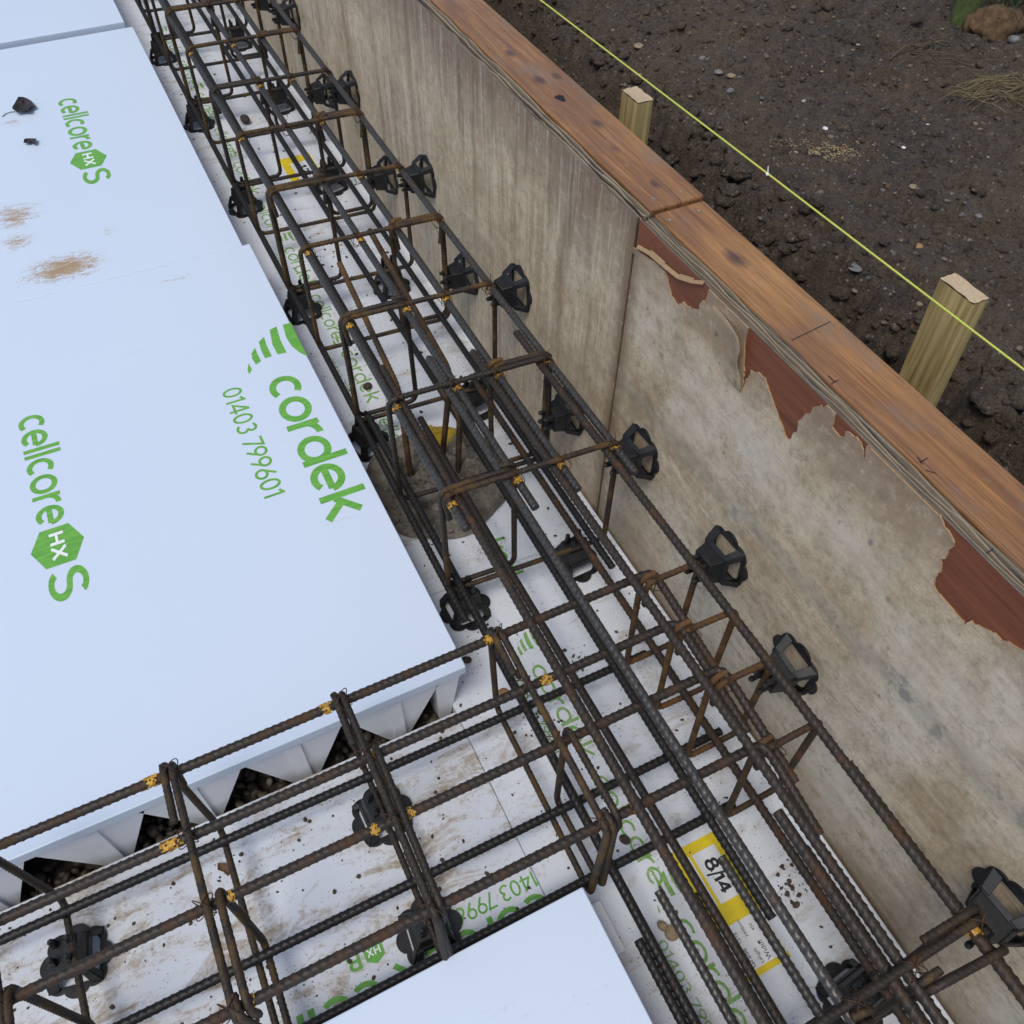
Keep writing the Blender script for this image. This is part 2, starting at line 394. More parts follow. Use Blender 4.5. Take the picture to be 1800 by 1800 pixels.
WXc = .493; BANDA, BANDB = 0.4607, -0.0659
def ply_mat(name, far):
    n = NT(name, .55); p = n.pos()
    if far:
        st = n.noise(n.mapv(p, (1, 26, 1.6)), 1.0, 7, .68, .3); st2 = n.noise(n.mapv(p, (1, 95, 4)), 1.0, 5, .7)
    else:
        st = n.noise(n.mapv(p, (1, 2.6, 15), rot=(.16, 0, 0)), 1.0, 7, .66, .4); st2 = n.noise(n.mapv(p, (1, 10, 95), rot=(.1, 0, 0)), 1.0, 5, .7)
    big = n.noise(p, 2.6, 5, .6, .5); mid = n.noise(p, 9, 6, .65)
    c = n.mix(n.ramp(n.math('ADD', n.math('MULTIPLY', st, .6), n.math('MULTIPLY', mid, .4)), [(.36, 0.0), (.62, 1.0)]), (0.320, 0.225, 0.125) if far else (0.285, 0.198, 0.110), (0.638, 0.524, 0.368))
    c = n.mix(n.ramp(big, [(.45, 0.0), (.62, .8)]), c, (0.543, 0.473, 0.357) if far else (0.650, 0.586, 0.471))
    br = n.ramp(n.math('ADD', n.math('MULTIPLY', st, .75), n.math('MULTIPLY', big, .3)), [(.51, 0.0), (.68, .9)] if far else [(.55, 0.0), (.74, .75)])
    c = n.mix(br, c, (0.214, 0.124, 0.057))
    sep = n.node('ShaderNodeSeparateXYZ'); n.link(p, sep.inputs[0])
    zz = n.node('ShaderNodeMapRange'); zz.inputs['From Min'].default_value = .45 if far else .58; zz.inputs['From Max'].default_value = .82; n.link(sep.outputs[2], zz.inputs['Value'])
    stain = n.ramp(n.math('ADD', n.math('MULTIPLY', zz.outputs[0], .55), n.math('MULTIPLY', n.math('ADD', st, big), .36)), [(.56, 0.0), (.86, .9)])
    c = n.mix(stain, c, (0.176, 0.105, 0.057) if far else (0.249, 0.159, 0.095))
    c = n.mix(n.ramp(st2, [(.52, 0.0), (.72, .55)]), c, (0.688, 0.607, 0.492) if far else (0.295, 0.238, 0.162))
    c = n.mix(n.ramp(n.noise(n.mapv(p, (1, 40, 9) if far else (1, 20, 42)), 1.0, 4, .7), [(.64, 0.0), (.72, .55)]), c, (0.097, 0.075, 0.052))
    jt = n.node('ShaderNodeMath', operation='ABSOLUTE'); n.link(n.math('SUBTRACT', sep.outputs[1], .33), jt.inputs[0])
    jm = n.node('ShaderNodeMapRange'); jm.inputs['From Min'].default_value = .075; jm.inputs['From Max'].default_value = 0.0; n.link(jt.outputs[0], jm.inputs['Value'])
    c = n.mix(n.ramp(n.math('ADD', n.math('MULTIPLY', jm.outputs[0], .6), n.math('MULTIPLY', mid, .5)), [(.52, 0.0), (.85, .85)]), c, (0.139, 0.075, 0.034))
    for sc, a in ((30, .10), (62, .14)):
        d = n.voro(n.mapv(p, (1, 1, .7)), sc); rc = n.voro(n.mapv(p, (1, 1, .7)), sc, out='Color')
        gate = n.ramp(n.noise(p, 5, 3), [(.48, 0.0), (.6, 1.0)])
        c = n.mix(n.math('MULTIPLY', n.math('MULTIPLY', n.ramp(d, [(a, 1.0), (a + .07, 0.0)]), n.ramp(rc, [(.35, 1.0), (.4, 0.0)])), n.math('MULTIPLY', gate, .75)), c, (0.117, 0.099, 0.085))
    gr1 = n.noise(n.mapv(p, (1, 60, 60)), 1.0, 6, .8); c = n.mix(n.ramp(gr1, [(.35, .55), (.52, 0.0)]), c, (0.174, 0.156, 0.113)); c = n.mix(n.ramp(gr1, [(.54, 0.0), (.70, .35)]), c, (0.709, 0.731, 0.623))
    scr = n.noise(n.mapv(p, (1, 150, 5) if far else (1, 7, 190), rot=(.06, 0, 0)), 1.0, 3, .6); c = n.mix(n.ramp(scr, [(.66, 0.0), (.70, .45)]), c, (0.109, 0.095, 0.070))
    def yzs(k): return sep.outputs[k]
    wob = n.math('MULTIPLY', n.math('SUBTRACT', n.noise(p, 6, 4), .5), .16)
    if far:   # brown runs down the sheet
        for y0, w_, zt_, zb_, k in ((.575, .030, .66, .30, .85), (1.02, .022, .80, .25, .6), (1.42, .035, .8, .1, .55), (.45, .014, .55, .25, .6), (1.95, .05, .8, .1, .5), (.80, .02, .7, .2, .45)):
            d = n.node('ShaderNodeMath', operation='ABSOLUTE'); n.link(n.math('ADD', n.math('SUBTRACT', yzs(1), y0), n.math('MULTIPLY', wob, .25)), d.inputs[0])
            mm = n.node('ShaderNodeMapRange'); mm.inputs['From Min'].default_value = w_; mm.inputs['From Max'].default_value = 0; n.link(d.outputs[0], mm.inputs['Value'])
            hz = n.node('ShaderNodeMapRange', interpolation_type='SMOOTHSTEP'); hz.inputs['From Min'].default_value = zb_ - .08; hz.inputs['From Max'].default_value = zb_ + .25; n.link(sep.outputs[2], hz.inputs['Value'])
            hz2 = n.node('ShaderNodeMapRange', interpolation_type='SMOOTHSTEP'); hz2.inputs['From Min'].default_value = zt_ + .06; hz2.inputs['From Max'].default_value = zt_ - .04; n.link(sep.outputs[2], hz2.inputs['Value'])
            q = n.math('MULTIPLY', n.math('MULTIPLY', mm.outputs[0], n.math('MULTIPLY', hz.outputs[0], hz2.outputs[0])), n.ramp(mid, [(.25, .3), (.6, 1.0)]))
            c = n.mix(n.math('MULTIPLY', q, k), c, (.17, .105, .045))
    else:     # pale bloom, a grey scraped band and blotches along it
        for cy, cz, r_, k in ((.115, .60, .17, .8), (-.12, .62, .16, .55), (-.30, .63, .15, .6), (.06, .50, .16, .5), (-.48, .58, .2, .45)):
            q = n.math('ADD', n.math('MULTIPLY', n.near((WXc, cy, cz), r_ * 1.5, 1.0, (1, 1.1, 1.5), 0), .62), n.math('ADD', n.math('MULTIPLY', n.math('SUBTRACT', big, .5), 1.3), n.math('MULTIPLY', n.math('SUBTRACT', mid, .5), .9)))
            c = n.mix(n.math('MULTIPLY', n.ramp(n.math('ADD', q, n.math('MULTIPLY', n.math('SUBTRACT', gr1, .5), .25)), [(.16, 0.0), (.62, .85)]), k), c, (.575, .54, .455))
        band = n.math('ADD', n.math('SUBTRACT', n.math('SUBTRACT', sep.outputs[2], BANDA), n.math('MULTIPLY', sep.outputs[1], BANDB)), n.math('MULTIPLY', wob, .35))
        ba = n.node('ShaderNodeMath', operation='ABSOLUTE'); n.link(band, ba.inputs[0])
        bm = n.node('ShaderNodeMapRange'); bm.inputs['From Min'].default_value = .045; bm.inputs['From Max'].default_value = 0; n.link(ba.outputs[0], bm.inputs['Value'])
        c = n.mix(n.math('MULTIPLY', n.ramp(n.math('MULTIPLY', bm.outputs[0], n.math('ADD', mid, .3)), [(.25, 0.0), (.6, 1.0)]), .34), c, (.25, .235, .20))
        blo = n.ramp(n.math('ADD', n.math('MULTIPLY', n.noise(p, 24, 5, .7), .75), n.math('MULTIPLY', bm.outputs[0], .16)), [(.53, 0.0), (.57, .7)])
        c = n.mix(n.math('MULTIPLY', blo, n.ramp(big, [(.42, .25), (.6, 1.0)])), c, (.17, .165, .155))
        lowm = n.node('ShaderNodeMapRange'); lowm.inputs['From Min'].default_value = .22; lowm.inputs['From Max'].default_value = -.02; n.link(sep.outputs[2], lowm.inputs['Value'])
        c = n.mix(n.ramp(n.math('ADD', n.math('MULTIPLY', lowm.outputs[0], .5), n.math('MULTIPLY', mid, .5)), [(.42, 0.0), (.75, .7)]), c, (.22, .165, .10))
    n.col(c); n.bump(n.math('ADD', st2, n.math('MULTIPLY', n.noise(p, 160, 4), .6)), .25, .0012)
    n.rough(n.ramp(mid, [(.3, .42), (.7, .68)])); M[name] = n.m
ply_mat('ply_far', True); ply_mat('ply_near', False)
n = NT('red_core', .62); p = n.pos(); g = n.noise(n.mapv(p, (1, 5, 120)), 1.0, 5, .7)
n.col(n.mix(n.ramp(g, [(.3, 0.0), (.7, 1.0)]), (.105, .030, .014), (.225, .070, .028))); n.bump(g, .3, .001); M['red_core'] = n.m
n = NT('veneer_edge', .8); n.col(n.mix(n.noise(n.pos(), 200, 3), (.22, .13, .06), (.45, .31, .17))); M['veneer_edge'] = n.m
n = NT('ply_edge_light', .8); n.col(n.mix(n.noise(n.mapv(n.pos(), (60, 14, 60)), 1.0, 5, .7), (.12, .09, .055), (.42, .34, .23))); M['ply_edge_light'] = n.m
n = NT('ply_edge', .75); p = n.pos(); sep = n.node('ShaderNodeSeparateXYZ'); n.link(p, sep.inputs[0])
lay = n.noise(n.mapv(p, (420, 6, 60)), 1.0, 4, .6); lay2 = n.noise(n.mapv(p, (30, 30, 30)), 1.0, 4)
n.col(n.mix(n.ramp(n.math('ADD', n.math('MULTIPLY', lay, .8), n.math('MULTIPLY', lay2, .2)), [(.38, 0.0), (.50, .5), (.64, 1.0)]), (.04, .032, .024), (.20, .165, .12))); n.bump(lay, .7, .003); M['ply_edge'] = n.m

def timber_mat():
    n = NT('orange_timber', .5); p = n.pos()
    warp = n.noise(n.mapv(p, (4, 1.1, 4)), 1.0, 3); wv = n.node('ShaderNodeTexNoise'); 
    g = n.noise(n.mapv(p, (75, 2.6, 30)), 1.0, 6, .68, 1.1); g2 = n.noise(n.mapv(p, (330, 9, 60)), 1.0, 4, .7, .2)
    blot = n.noise(n.mapv(p, (9, 3.5, 5)), 1.0, 5, .6, .6)
    c = n.mix(n.ramp(g, [(.33, 0.0), (.5, .5), (.66, 1.0)]), (.155, .068, .023), (.40, .190, .062))
    c = n.mix(n.ramp(blot, [(.42, 0.0), (.60, .85)]), c, (.20, .100, .050))
    c = n.mix(n.ramp(n.noise(n.mapv(p, (6, 2, 5), loc=(3, 9, 0)), 1.0, 4), [(.52, 0.0), (.72, .7)]), c, (.45, .235, .080))
    c = n.mix(n.ramp(g2, [(.52, 0.0), (.66, .65)]), c, (.10, .045, .022)); ck = n.noise(n.mapv(p, (150, 1.5, 40)), 1.0, 4, .6, .3); c = n.mix(n.ramp(ck, [(.62, 0.0), (.66, .75)]), c, (.05, .026, .016)); c = n.mix(n.ramp(n.noise(n.mapv(p, (40, 25, 40)), 1.0, 6, .8), [(.58, 0.0), (.75, .5)]), c, (.30, .23, .16))
    gr = n.ramp(n.noise(n.mapv(p, (14, 6, 9), loc=(1, 4, 0)), 1.0, 5, .7), [(.54, 0.0), (.70, .6)])
    c = n.mix(gr, c, (.17, .15, .12))
    for (px, py), r, k in [((948, 142), .022, .8), ((978, 135), .017, .7), ((897, 95), .02, .8), ((1050, 218), .02, .75), ((1150, 325), .014, .8), ((1225, 370), .008, .3), ((1292, 455), .026, .8), ((1080, 262), .016, .5), ((1010, 250), .012, .6)]:
        q = n.near(P(px, py, z=.80), r * .85, 1.0, (1, .55, 1)); q = n.ramp(n.math('ADD', q, n.math('MULTIPLY', n.math('SUBTRACT', g2, .5), .5)), [(.15, 0.0), (.75, k)])
        c = n.mix(q, c, (.055, .03, .028))
    n.col(c); n.rough(n.ramp(blot, [(.35, .36), (.65, .6)])); n.bump(n.math('ADD', g2, g), .3, .0012); M['timber'] = n.m
timber_mat()
n = NT('stake_wood', .7); o = n.obj(); g = n.noise(n.mapv(o, (70, 70, 2.5)), 1.0, 5, .65, .6); g2 = n.noise(n.mapv(o, (240, 240, 7)), 1.0, 3, .7)
c = n.mix(n.ramp(g, [(.36, 0.0), (.62, 1.0)]), (.25, .175, .055), (.54, .41, .18)); c = n.mix(n.ramp(g2, [(.58, 0.0), (.74, .6)]), c, (.12, .10, .045))
n.col(c); n.bump(g, .4, .0015); M['stake'] = n.m
n = NT('cut_wood', .85); n.col(n.mix(n.noise(n.obj(), 210, 5, .7), (.42, .30, .17), (.68, .53, .34))); n.bump(n.noise(n.obj(), 320, 4, .8), .8, .003); M['cut_wood'] = n.m
n = NT('string', .6); n.col(n.mix(n.noise(n.mapv(n.pos(), (300, 900, 300)), 1.0, 2), (.38, .42, .05), (.62, .68, .14))); M['string'] = n.m
n = NT('screw_metal', .4, .8); n.col((.40, .34, .22)); M['screw'] = n.m
n = NT('hole_shade', .9); n.col((.012, .009, .008)); M['hole'] = n.m  # near black, stands for the shade inside the knot hole

n = NT('soil', .88); p = n.pos()
a = n.noise(p, 3, 5, .6); b = n.noise(p, 34, 6, .7); f = n.noise(p, 190, 4, .75)
c = n.mix(n.ramp(b, [(.32, 0.0), (.68, 1.0)]), (.018, .0125, .0076), (.108, .078, .049))
c = n.mix(n.ramp(a, [(.42, 0.0), (.66, .6)]), c, (.135, .099, .062))
c = n.mix(n.ramp(f, [(.50, 0.0), (.66, .8)]), c, (.15, .115, .075)); c = n.mix(n.ramp(f, [(.34, .8), (.46, 0.0)]), c, (.008, .006, .0045))  # low spots near black: shade of small holes put into the colour
c = n.mix(n.ramp(n.noise(p, 9, 4), [(.56, 0.0), (.74, .5)]), c, (.075, .045, .027))
for sc, colr, th in ((110, (.26, .21, .14), .86), (75, (.16, .15, .14), .83), (150, (.45, .42, .36), .93), (55, (.19, .11, .055), .90)):
    d = n.voro(p, sc); rc = n.voro(p, sc, out='Color')
    c = n.mix(n.math('MULTIPLY', n.ramp(d, [(.26, 1.0), (.36, 0.0)]), n.ramp(rc, [(th - .02, 0.0), (th, 1.0)])), c, colr)
n.col(c); n.bump(n.math('ADD', n.math('MULTIPLY', b, .6), f), 1.0, .010); n.rough(n.ramp(a, [(.35, .62), (.65, .95)])); M['soil'] = n.m
n = NT('stone_mix', .7); r = n.attr('rnd')
c = n.ramp(r, [(0, (.055, .048, .042)), (.25, (.11, .095, .075)), (.45, (.17, .13, .08)), (.6, (.075, .075, .078)), (.78, (.22, .17, .11)), (.9, (.15, .075, .035)), (1.0, (.42, .39, .34))])
n.col(n.mix(n.ramp(n.noise(n.obj(), 70, 4), [(.35, 0.0), (.75, .5)]), c, (.05, .04, .032))); M['stones'] = n.m
n = NT('gravel_mix', .6); r = n.attr('rnd')
c = n.ramp(r, [(0, (.022, .018, .014)), (.4, (.05, .038, .027)), (.7, (.085, .062, .04)), (.93, (.12, .095, .065)), (1.0, (.3, .26, .2))])
n.col(n.mix(n.ramp(n.noise(n.pos(), 60, 4), [(.35, 0.0), (.8, .4)]), c, (.03, .025, .02))); M['gravel'] = n.m
def plain(name, c1, c2, sc=60, rough=.8, bump=.3):
    n = NT(name, rough); o = n.pos(); f = n.noise(o, sc, 5, .65); n.col(n.mix(n.ramp(f, [(.3, 0.0), (.7, 1.0)]), c1, c2)); n.bump(f, bump, .002); M[name] = n.m
plain('clod', (.022, .016, .012), (.075, .055, .04), 120, .9, .6)
plain('crumb', (.03, .022, .016), (.11, .08, .055), 120, .9)
plain('tan_stone', (.17, .12, .065), (.32, .24, .14), 70, .6)
plain('orange_stone', (.22, .11, .04), (.38, .23, .10), 60, .7)
plain('grey_stone', (.09, .085, .08), (.22, .21, .20), 50, .7)
plain('white_chip', (.5, .5, .48), (.72, .72, .7), 90, .6)
plain('brown_leaf', (.09, .045, .02), (.17, .095, .045), 80, .7)
plain('dark_leaf', (.012, .010, .009), (.04, .032, .028), 80, .6)
plain('sawdust', (.25, .19, .10), (.45, .36, .2), 150, .9)
plain('straw', (.10, .072, .036), (.23, .17, .085), 40, .8)
plain('twig', (.05, .035, .02), (.13, .095, .055), 60, .85)
plain('moss', (.035, .05, .012), (.10, .13, .035), 50, .95, .8)
plain('grass_blade', (.02, .035, .012), (.05, .075, .022), 30, .7)
plain('rusty_soil', (.05, .028, .014), (.135, .08, .036), 60, .95, .8)
n = NT('concrete', .85); p = n.pos(); b = n.noise(p, 16, 6, .7); f = n.noise(p, 110, 5, .75)
c = n.mix(n.ramp(b, [(.33, 0.0), (.66, 1.0)]), (.085, .072, .056), (.30, .27, .22)); c = n.mix(n.ramp(n.voro(p, 60), [(.1, .7), (.3, 0.0)]), c, (.33, .31, .27))
c = n.mix(n.ramp(n.noise(p, 7, 4), [(.54, 0.0), (.70, .8)]), c, (.085, .062, .042))
yel = n.ramp(n.math('ADD', n.math('MULTIPLY', n.near((.235, .725, .01), .13, 1.0, (1, 1.3, 1)), .7), n.math('MULTIPLY', f, .6)), [(.62, 0.0), (.72, .95)])
n.col(n.mix(yel, c, (.58, .40, .03))); n.bump(n.math('ADD', b, f), 1.0, .009); M['concrete'] = n.m

# ------------------------------------------------------------------ setting: gravel bed, soil, sky is the world
H = .157
WX = .493
gb = MB(); gb.add([(-80, -80, -.175), (.56, -80, -.175), (.56, 80, -.175), (-80, 80, -.175)], [(0, 1, 2, 3)])
tag(gb.build('subgrade', M['soil']), kind='structure')
gp = MB(); gp.add([(-2.6, -.006, -.072), (-.04, -.006, -.072), (-.04, 5.6, -.072), (-2.6, 5.6, -.072)], [(0, 1, 2, 3)])
gp.add([(-2.6, -3.2, -.072), (-.04, -3.2, -.072), (-.04, -.455, -.072), (-2.6, -.455, -.072)], [(0, 1, 2, 3)])
tag(gp.build('gravel_bed', M['clod']), kind='structure')

def soil_z(x, y):
    edge = .915 + .16 * (fbm(y * 2.6 + 5, y * 0 + 1.5, 5, 3) - .5) + .05 * np.clip(y - 1.0, 0, 1.5)
    top = .575 + .02 * np.clip(x - 1, 0, 3) + .06 * (fbm(x * 1.6, y * 1.6, 3, 21) - .5)
    bot = .22 + .16 * (fbm(x * 3, y * 3, 3, 31) - .5)
    w = .05 + .10 * vnoise(y * 3.7 + 2, y * 0 + .5, 9)
    wx = .13 * (fbm(x * 7, y * 7, 4, 41) - .5) + .05 * (fbm(x * 24, y * 24, 2, 43) - .5)
    u = np.clip((x + wx - edge + w) / (w * 1.5), 0, 1); u = u * u * (3 - 2 * u)
    z = bot * (1 - u) + top * u
    rough = .35 + .95 * np.clip((1.12 - x) / .3, 0, 1)
    qx = x + .035 * (fbm(x * 17, y * 17, 3, 7) - .5); qy = y + .035 * (fbm(x * 17 + 9, y * 17, 3, 8) - .5)
    for sc, am, sd_, th in ((8, .085, 50, .45), (15, .050, 51, .42), (31, .022, 52, .35), (62, .0105, 53, .3)):
        d, v = cells(qx * sc, qy * sc, sd_); k = np.clip((v - th) / (1 - th), 0, 1)
        z = z + (rough if sc < 40 else .5 + .5 * rough) * am * k * np.sqrt(np.clip(1 - d * d * 1.7, 0, 1))
    z = z + rough * .055 * (fbm(x * 9, y * 9, 5, 61, .58) - .5) + .020 * (fbm(x * 38, y * 38, 3, 71, .62) - .5)
    far = np.clip((np.hypot(x - 1.5, y - 1) - 3.5) / 6, 0, 1)
    return z * (1 - far) + far * .6
def axis(lo, hi, fine, flo, fhi):
    a = [*np.arange(flo, fhi, fine)]; s = fine; v = a[-1]
    while v < hi: s *= 1.35; v += s; a.append(v)
    s = fine; v = flo; pre = []
    while v > lo: s *= 1.35; v -= s; pre.append(v)
    return np.array(pre[::-1] + a)
xs = np.concatenate([[.575, .60, .625], np.arange(.64, 1.06, .0042), axis(1.06, 90, .0068, 1.06, 2.75)]); ys = axis(-80, 90, .0065, -.85, 2.75)
X, Y = np.meshgrid(xs, ys, indexing='ij'); Z = soil_z(X, Y)
jx = (fbm(X * 30, Y * 30, 2, 81) - .5) * .012; inside = (X < 2.7) & (X > .66) & (Y > -.8) & (Y < 2.7)
V = np.stack([X + jx * inside, Y, Z], -1).reshape(-1, 3); nx, ny = X.shape
i = np.arange(nx - 1)[:, None] * ny; k = np.arange(ny - 1)[None, :]
F = np.stack([i + k, i + ny + k, i + ny + k + 1, i + k + 1], -1).reshape(-1, 4)
tag(mesh('soil_ground', V, F, M['soil'], smooth=True), kind='structure')
def sz(x, y):
    i = int(np.clip(np.searchsorted(xs, x), 1, len(xs) - 1)); j = int(np.clip(np.searchsorted(ys, y), 1, len(ys) - 1))
    fx = (x - xs[i - 1]) / (xs[i] - xs[i - 1]); fy = (y - ys[j - 1]) / (ys[j] - ys[j - 1])
    return float((Z[i - 1, j - 1] * (1 - fx) + Z[i, j - 1] * fx) * (1 - fy) + (Z[i - 1, j] * (1 - fx) + Z[i, j] * fx) * fy)

r = np.random.default_rng(5); sp = []
for _ in range(2300):
    x = .68 + 2.0 * r.random() ** 1.1; y = r.uniform(-.7, 2.5); s = .0022 + .0065 * r.random() ** 3.5 + (.006 if r.random() < .03 else 0)
    sp.append(((x, y, sz(x, y) + s * .25), s))
tag(many_lumps('soil_pebbles', sp, M['stones'], 1, 6, rough=.3, jit=.12), kind='stuff')
r = np.random.default_rng(15); sp = []
for _ in range(5200):
    x = .67 + 2.0 * r.random() ** 1.5; y = r.uniform(-.7, 2.45); s = .003 + .016 * r.random() ** 4
    sp.append(((x, y, sz(x, y) + s * .1), s))
for _ in range(2600):
    y = r.uniform(-.75, 2.3); x = r.uniform(.67, 1.06); s = .004 + .021 * r.random() ** 3
    sp.append(((x, y, sz(x, y) + s * r.uniform(-.1, .5)), s))
small = [q for q in sp if q[1] < .011]; large = [q for q in sp if q[1] >= .011]
tag(many_lumps('soil_lumps', small, M['soil'], 0, 7, rough=.5, flat=.9, jit=.42), kind='stuff')
tag(many_lumps('soil_clods', large[::2], M['soil'], 2, 17, rough=.6, flat=.85, jit=.17), kind='stuff')
sp = []
for _ in range(5200):
    x = .67 + 2.0 * r.random() ** 1.4; y = r.uniform(-.7, 2.45); s = .0022 + .0055 * r.random() ** 2
    sp.append(((x, y, sz(x, y) + s * .2), s))
tag(many_lumps('soil_crumbs', sp, M['soil'], 0, 27, rough=.5, flat=.9, jit=.45), kind='stuff')
r = np.random.default_rng(8); sp = []
for _ in range(1500):
    x = r.uniform(-1.25, .0); y = r.uniform(.0, .36) ** 1.0; s = r.uniform(.006, .014)
    sp.append(((x, y, -.066 + s * .4 + r.uniform(0, .014)), s))
tag(many_lumps('gravel', sp, M['gravel'], 2, 9, rough=.30, flat=.95, smooth=True, jit=.05), kind='stuff')

# ------------------------------------------------------------------ printed lettering (stroke glyphs: rounded sans)
def arc(cx, cy, rx, ry, a0, a1, n=22):
    return [(cx + rx * math.cos(math.radians(a0 + (a1 - a0) * k / n)), cy + ry * math.sin(math.radians(a0 + (a1 - a0) * k / n))) for k in range(n + 1)]
G = {'c': (.93, [arc(.5, .5, .4, .4, 52, 308)]),
     'e': (1.06, [arc(.5, .5, .4, .4, 0, 312), [(.14, .5), (.9, .5)]]),
     'l': (.34, [[(.12, 0), (.12, 1.36)]]),
     'o': (1.08, [arc(.52, .5, .41, .4, 0, 360, 30)]),
     'r': (.64, [[(.12, 0), (.12, 1)], arc(.56, .5, .44, .4, 178, 88, 12)]),
     'd': (1.12, [arc(.5, .5, .4, .4, 0, 360, 30), [(.93, 0), (.93, 1.36)]]),
     'k': (.92, [[(.12, 0), (.12, 1.36)], [(.2, .42), (.78, 1.0)], [(.36, .56), (.82, 0)]]),
     'S': (.85, [arc(.42, 1.0, .29, .28, 25, 255, 18) + arc(.42, .40, .32, .31, 85, -155, 20)]),
     'B': (.95, [[(.14, 0), (.14, 1.3)], [(.14, 1.22)] + arc(.45, .97, .25, .25, 90, -90, 12) + [(.14, .72)], [(.14, .72)] + arc(.47, .40, .31, .32, 90, -90, 12) + [(.14, .08)]]),
     'H': (.95, [[(.14, 0), (.14, 1)], [(.76, 0), (.76, 1)], [(.14, .5), (.76, .5)]]),
     'X': (.95, [[(.1, 0), (.8, 1)], [(.1, 1), (.8, 0)]]),
     '0': (.98, [arc(.46, .65, .34, .57, 0, 360, 26)]),
     '1': (.62, [[(.06, 1.02), (.34, 1.2)], [(.36, 0), (.36, 1.3)]]),
     '2': (.92, [arc(.44, .93, .32, .3, 165, -35, 14) + [(.1, .08), (.8, .08)]]),
     '3': (.92, [arc(.40, .95, .30, .27, 150, -80, 16), arc(.40, .37, .34, .31, 80, -150, 18)]),
     '4': (1.0, [[(.66, 0), (.66, 1.3)], [(.62, 1.25), (.08, .36), (.92, .36)]]),
     '5': (.92, [[(.76, 1.22), (.22, 1.22), (.16, .72)] + arc(.40, .42, .36, .36, 110, -150, 16)]),
     '6': (.95, [arc(.45, .40, .34, .34, 0, 360, 24), [(.16, .56), (.62, 1.28)]]),
     '7': (.86, [[(.06, 1.22), (.78, 1.22), (.28, 0)]]),
     '8': (.95, [arc(.45, .94, .27, .27, 0, 360, 22), arc(.45, .37, .33, .32, 0, 360, 24)]),
     '9': (.95, [arc(.45, .90, .34, .34, 0, 360, 24), [(.76, .76), (.30, .02)]]),
     ' ': (.42, [])}
def ribbon(mb, pts, w, fr, z, m=0):
    """flat stroke of width w along pts, in the frame fr = (origin, advance, up), laid at height z"""
    pts = np.array(pts, float); t = np.gradient(pts, axis=0) if len(pts) > 2 else np.repeat((pts[1:] - pts[:1]), 2, 0)
    if len(pts) > 2:
        seg = np.diff(pts, axis=0); seg /= np.linalg.norm(seg, axis=1)[:, None] + 1e-9
        t = np.vstack([seg[:1], seg[:-1] + seg[1:], seg[-1:]])
    ln = np.linalg.norm(t, axis=1)[:, None]; t = t / ln
    nrm = np.stack([-t[:, 1], t[:, 0]], 1)
    if len(pts) > 2:
        cosv = np.clip(np.r_[1, ln[1:-1, 0] / 2, 1], .5, 1)[:, None]; nrm = nrm / cosv
    closed = np.allclose(pts[0], pts[-1])
    if closed: nrm[0] = nrm[-1] = (nrm[0] + nrm[-1]) / np.linalg.norm(nrm[0] + nrm[-1])
    A = pts + nrm * w / 2; B = pts - nrm * w / 2
    o, a, u = fr
    def W(q): return [tuple(o + a * p[0] + u * p[1] + np.array([0, 0, z])) for p in q]
    n_ = len(pts); mb.add(W(A) + W(B), [(n_ + j, n_ + j + 1, j + 1, j) for j in range(n_ - 1)], m)
def text_geo(mb, s, o, adv, up, sx, sy, w, z0, gap=0.0, m=0):
    """returns the end of the string along the advance; o, adv, up in world"""
    o = np.array(o, float); adv = np.array(adv, float) * sx; up = np.array(up, float) * sy; x = 0
    k = 0
    for ch in s:
        a, st = G[ch]
        for pts in st:
            ribbon(mb, [(q[0] + x, q[1]) for q in pts], w, (o, adv, up), z0 + k * .00004, m); k = (k + 1) % 4
        x += a + gap
    return o + adv * x
def hexagon(mb, c, a, u, hl, hh, z, m=0):
    c = np.array(c, float); a = np.array(a, float); u = np.array(u, float)
    pts = [(0, 1), (1, .55), (1, -.55), (0, -1), (-1, -.55), (-1, .55)]
    V = [tuple(c + a * p[0] * hl + u * p[1] * hh + np.array([0, 0, z])) for p in pts]
    mb.add(V, [(5, 4, 3, 2, 1, 0)], m)
def flip(mb):  # all print faces up
    out = []
    for f in mb.F:
        a, b, c = (np.array(mb.V[f[i]]) for i in (0, 1, 2)); out.append(f if np.cross(b - a, c - a)[2] >= 0 else f[::-1])
    mb.F = out; return mb
LOGO = [[(497, 571), (511, 567), (522, 590), (531, 608), (541, 627), (527, 620), (513, 609), (503, 593)],
        [(474, 580), (486, 574), (493, 598), (504, 620), (488, 623), (479, 606)],
        [(455, 601), (464, 592), (469, 608), (478, 626), (466, 630), (459, 616)],
        [(442, 622), (448, 611), (453, 623), (459, 635), (450, 641), (444, 632)],
        [(437, 638), (443, 650), (438, 658), (435, 651)]]
LOGO_W = [[P(a, b, z=H) for a, b in poly] for poly in LOGO]
LOGO_O = P(468, 672, z=H)
def logo(mb, o, adv, up, sc, z):
    """the curved stripes that stand before the word; local advance is -y, up is +x where they were traced"""
    for poly in LOGO_W:
        V = []
        for q in poly:
            d = q - LOGO_O; V.append(tuple(np.array(o) + np.array(adv) * (-d[1] * sc) + np.array(up) * (d[0] * sc) + np.array([0, 0, z])))
        mb.add(V, [tuple(range(len(V)))])
NY = np.array([0, -1., 0]); PX = np.array([1., 0, 0]); NX = -PX; PY = -NY
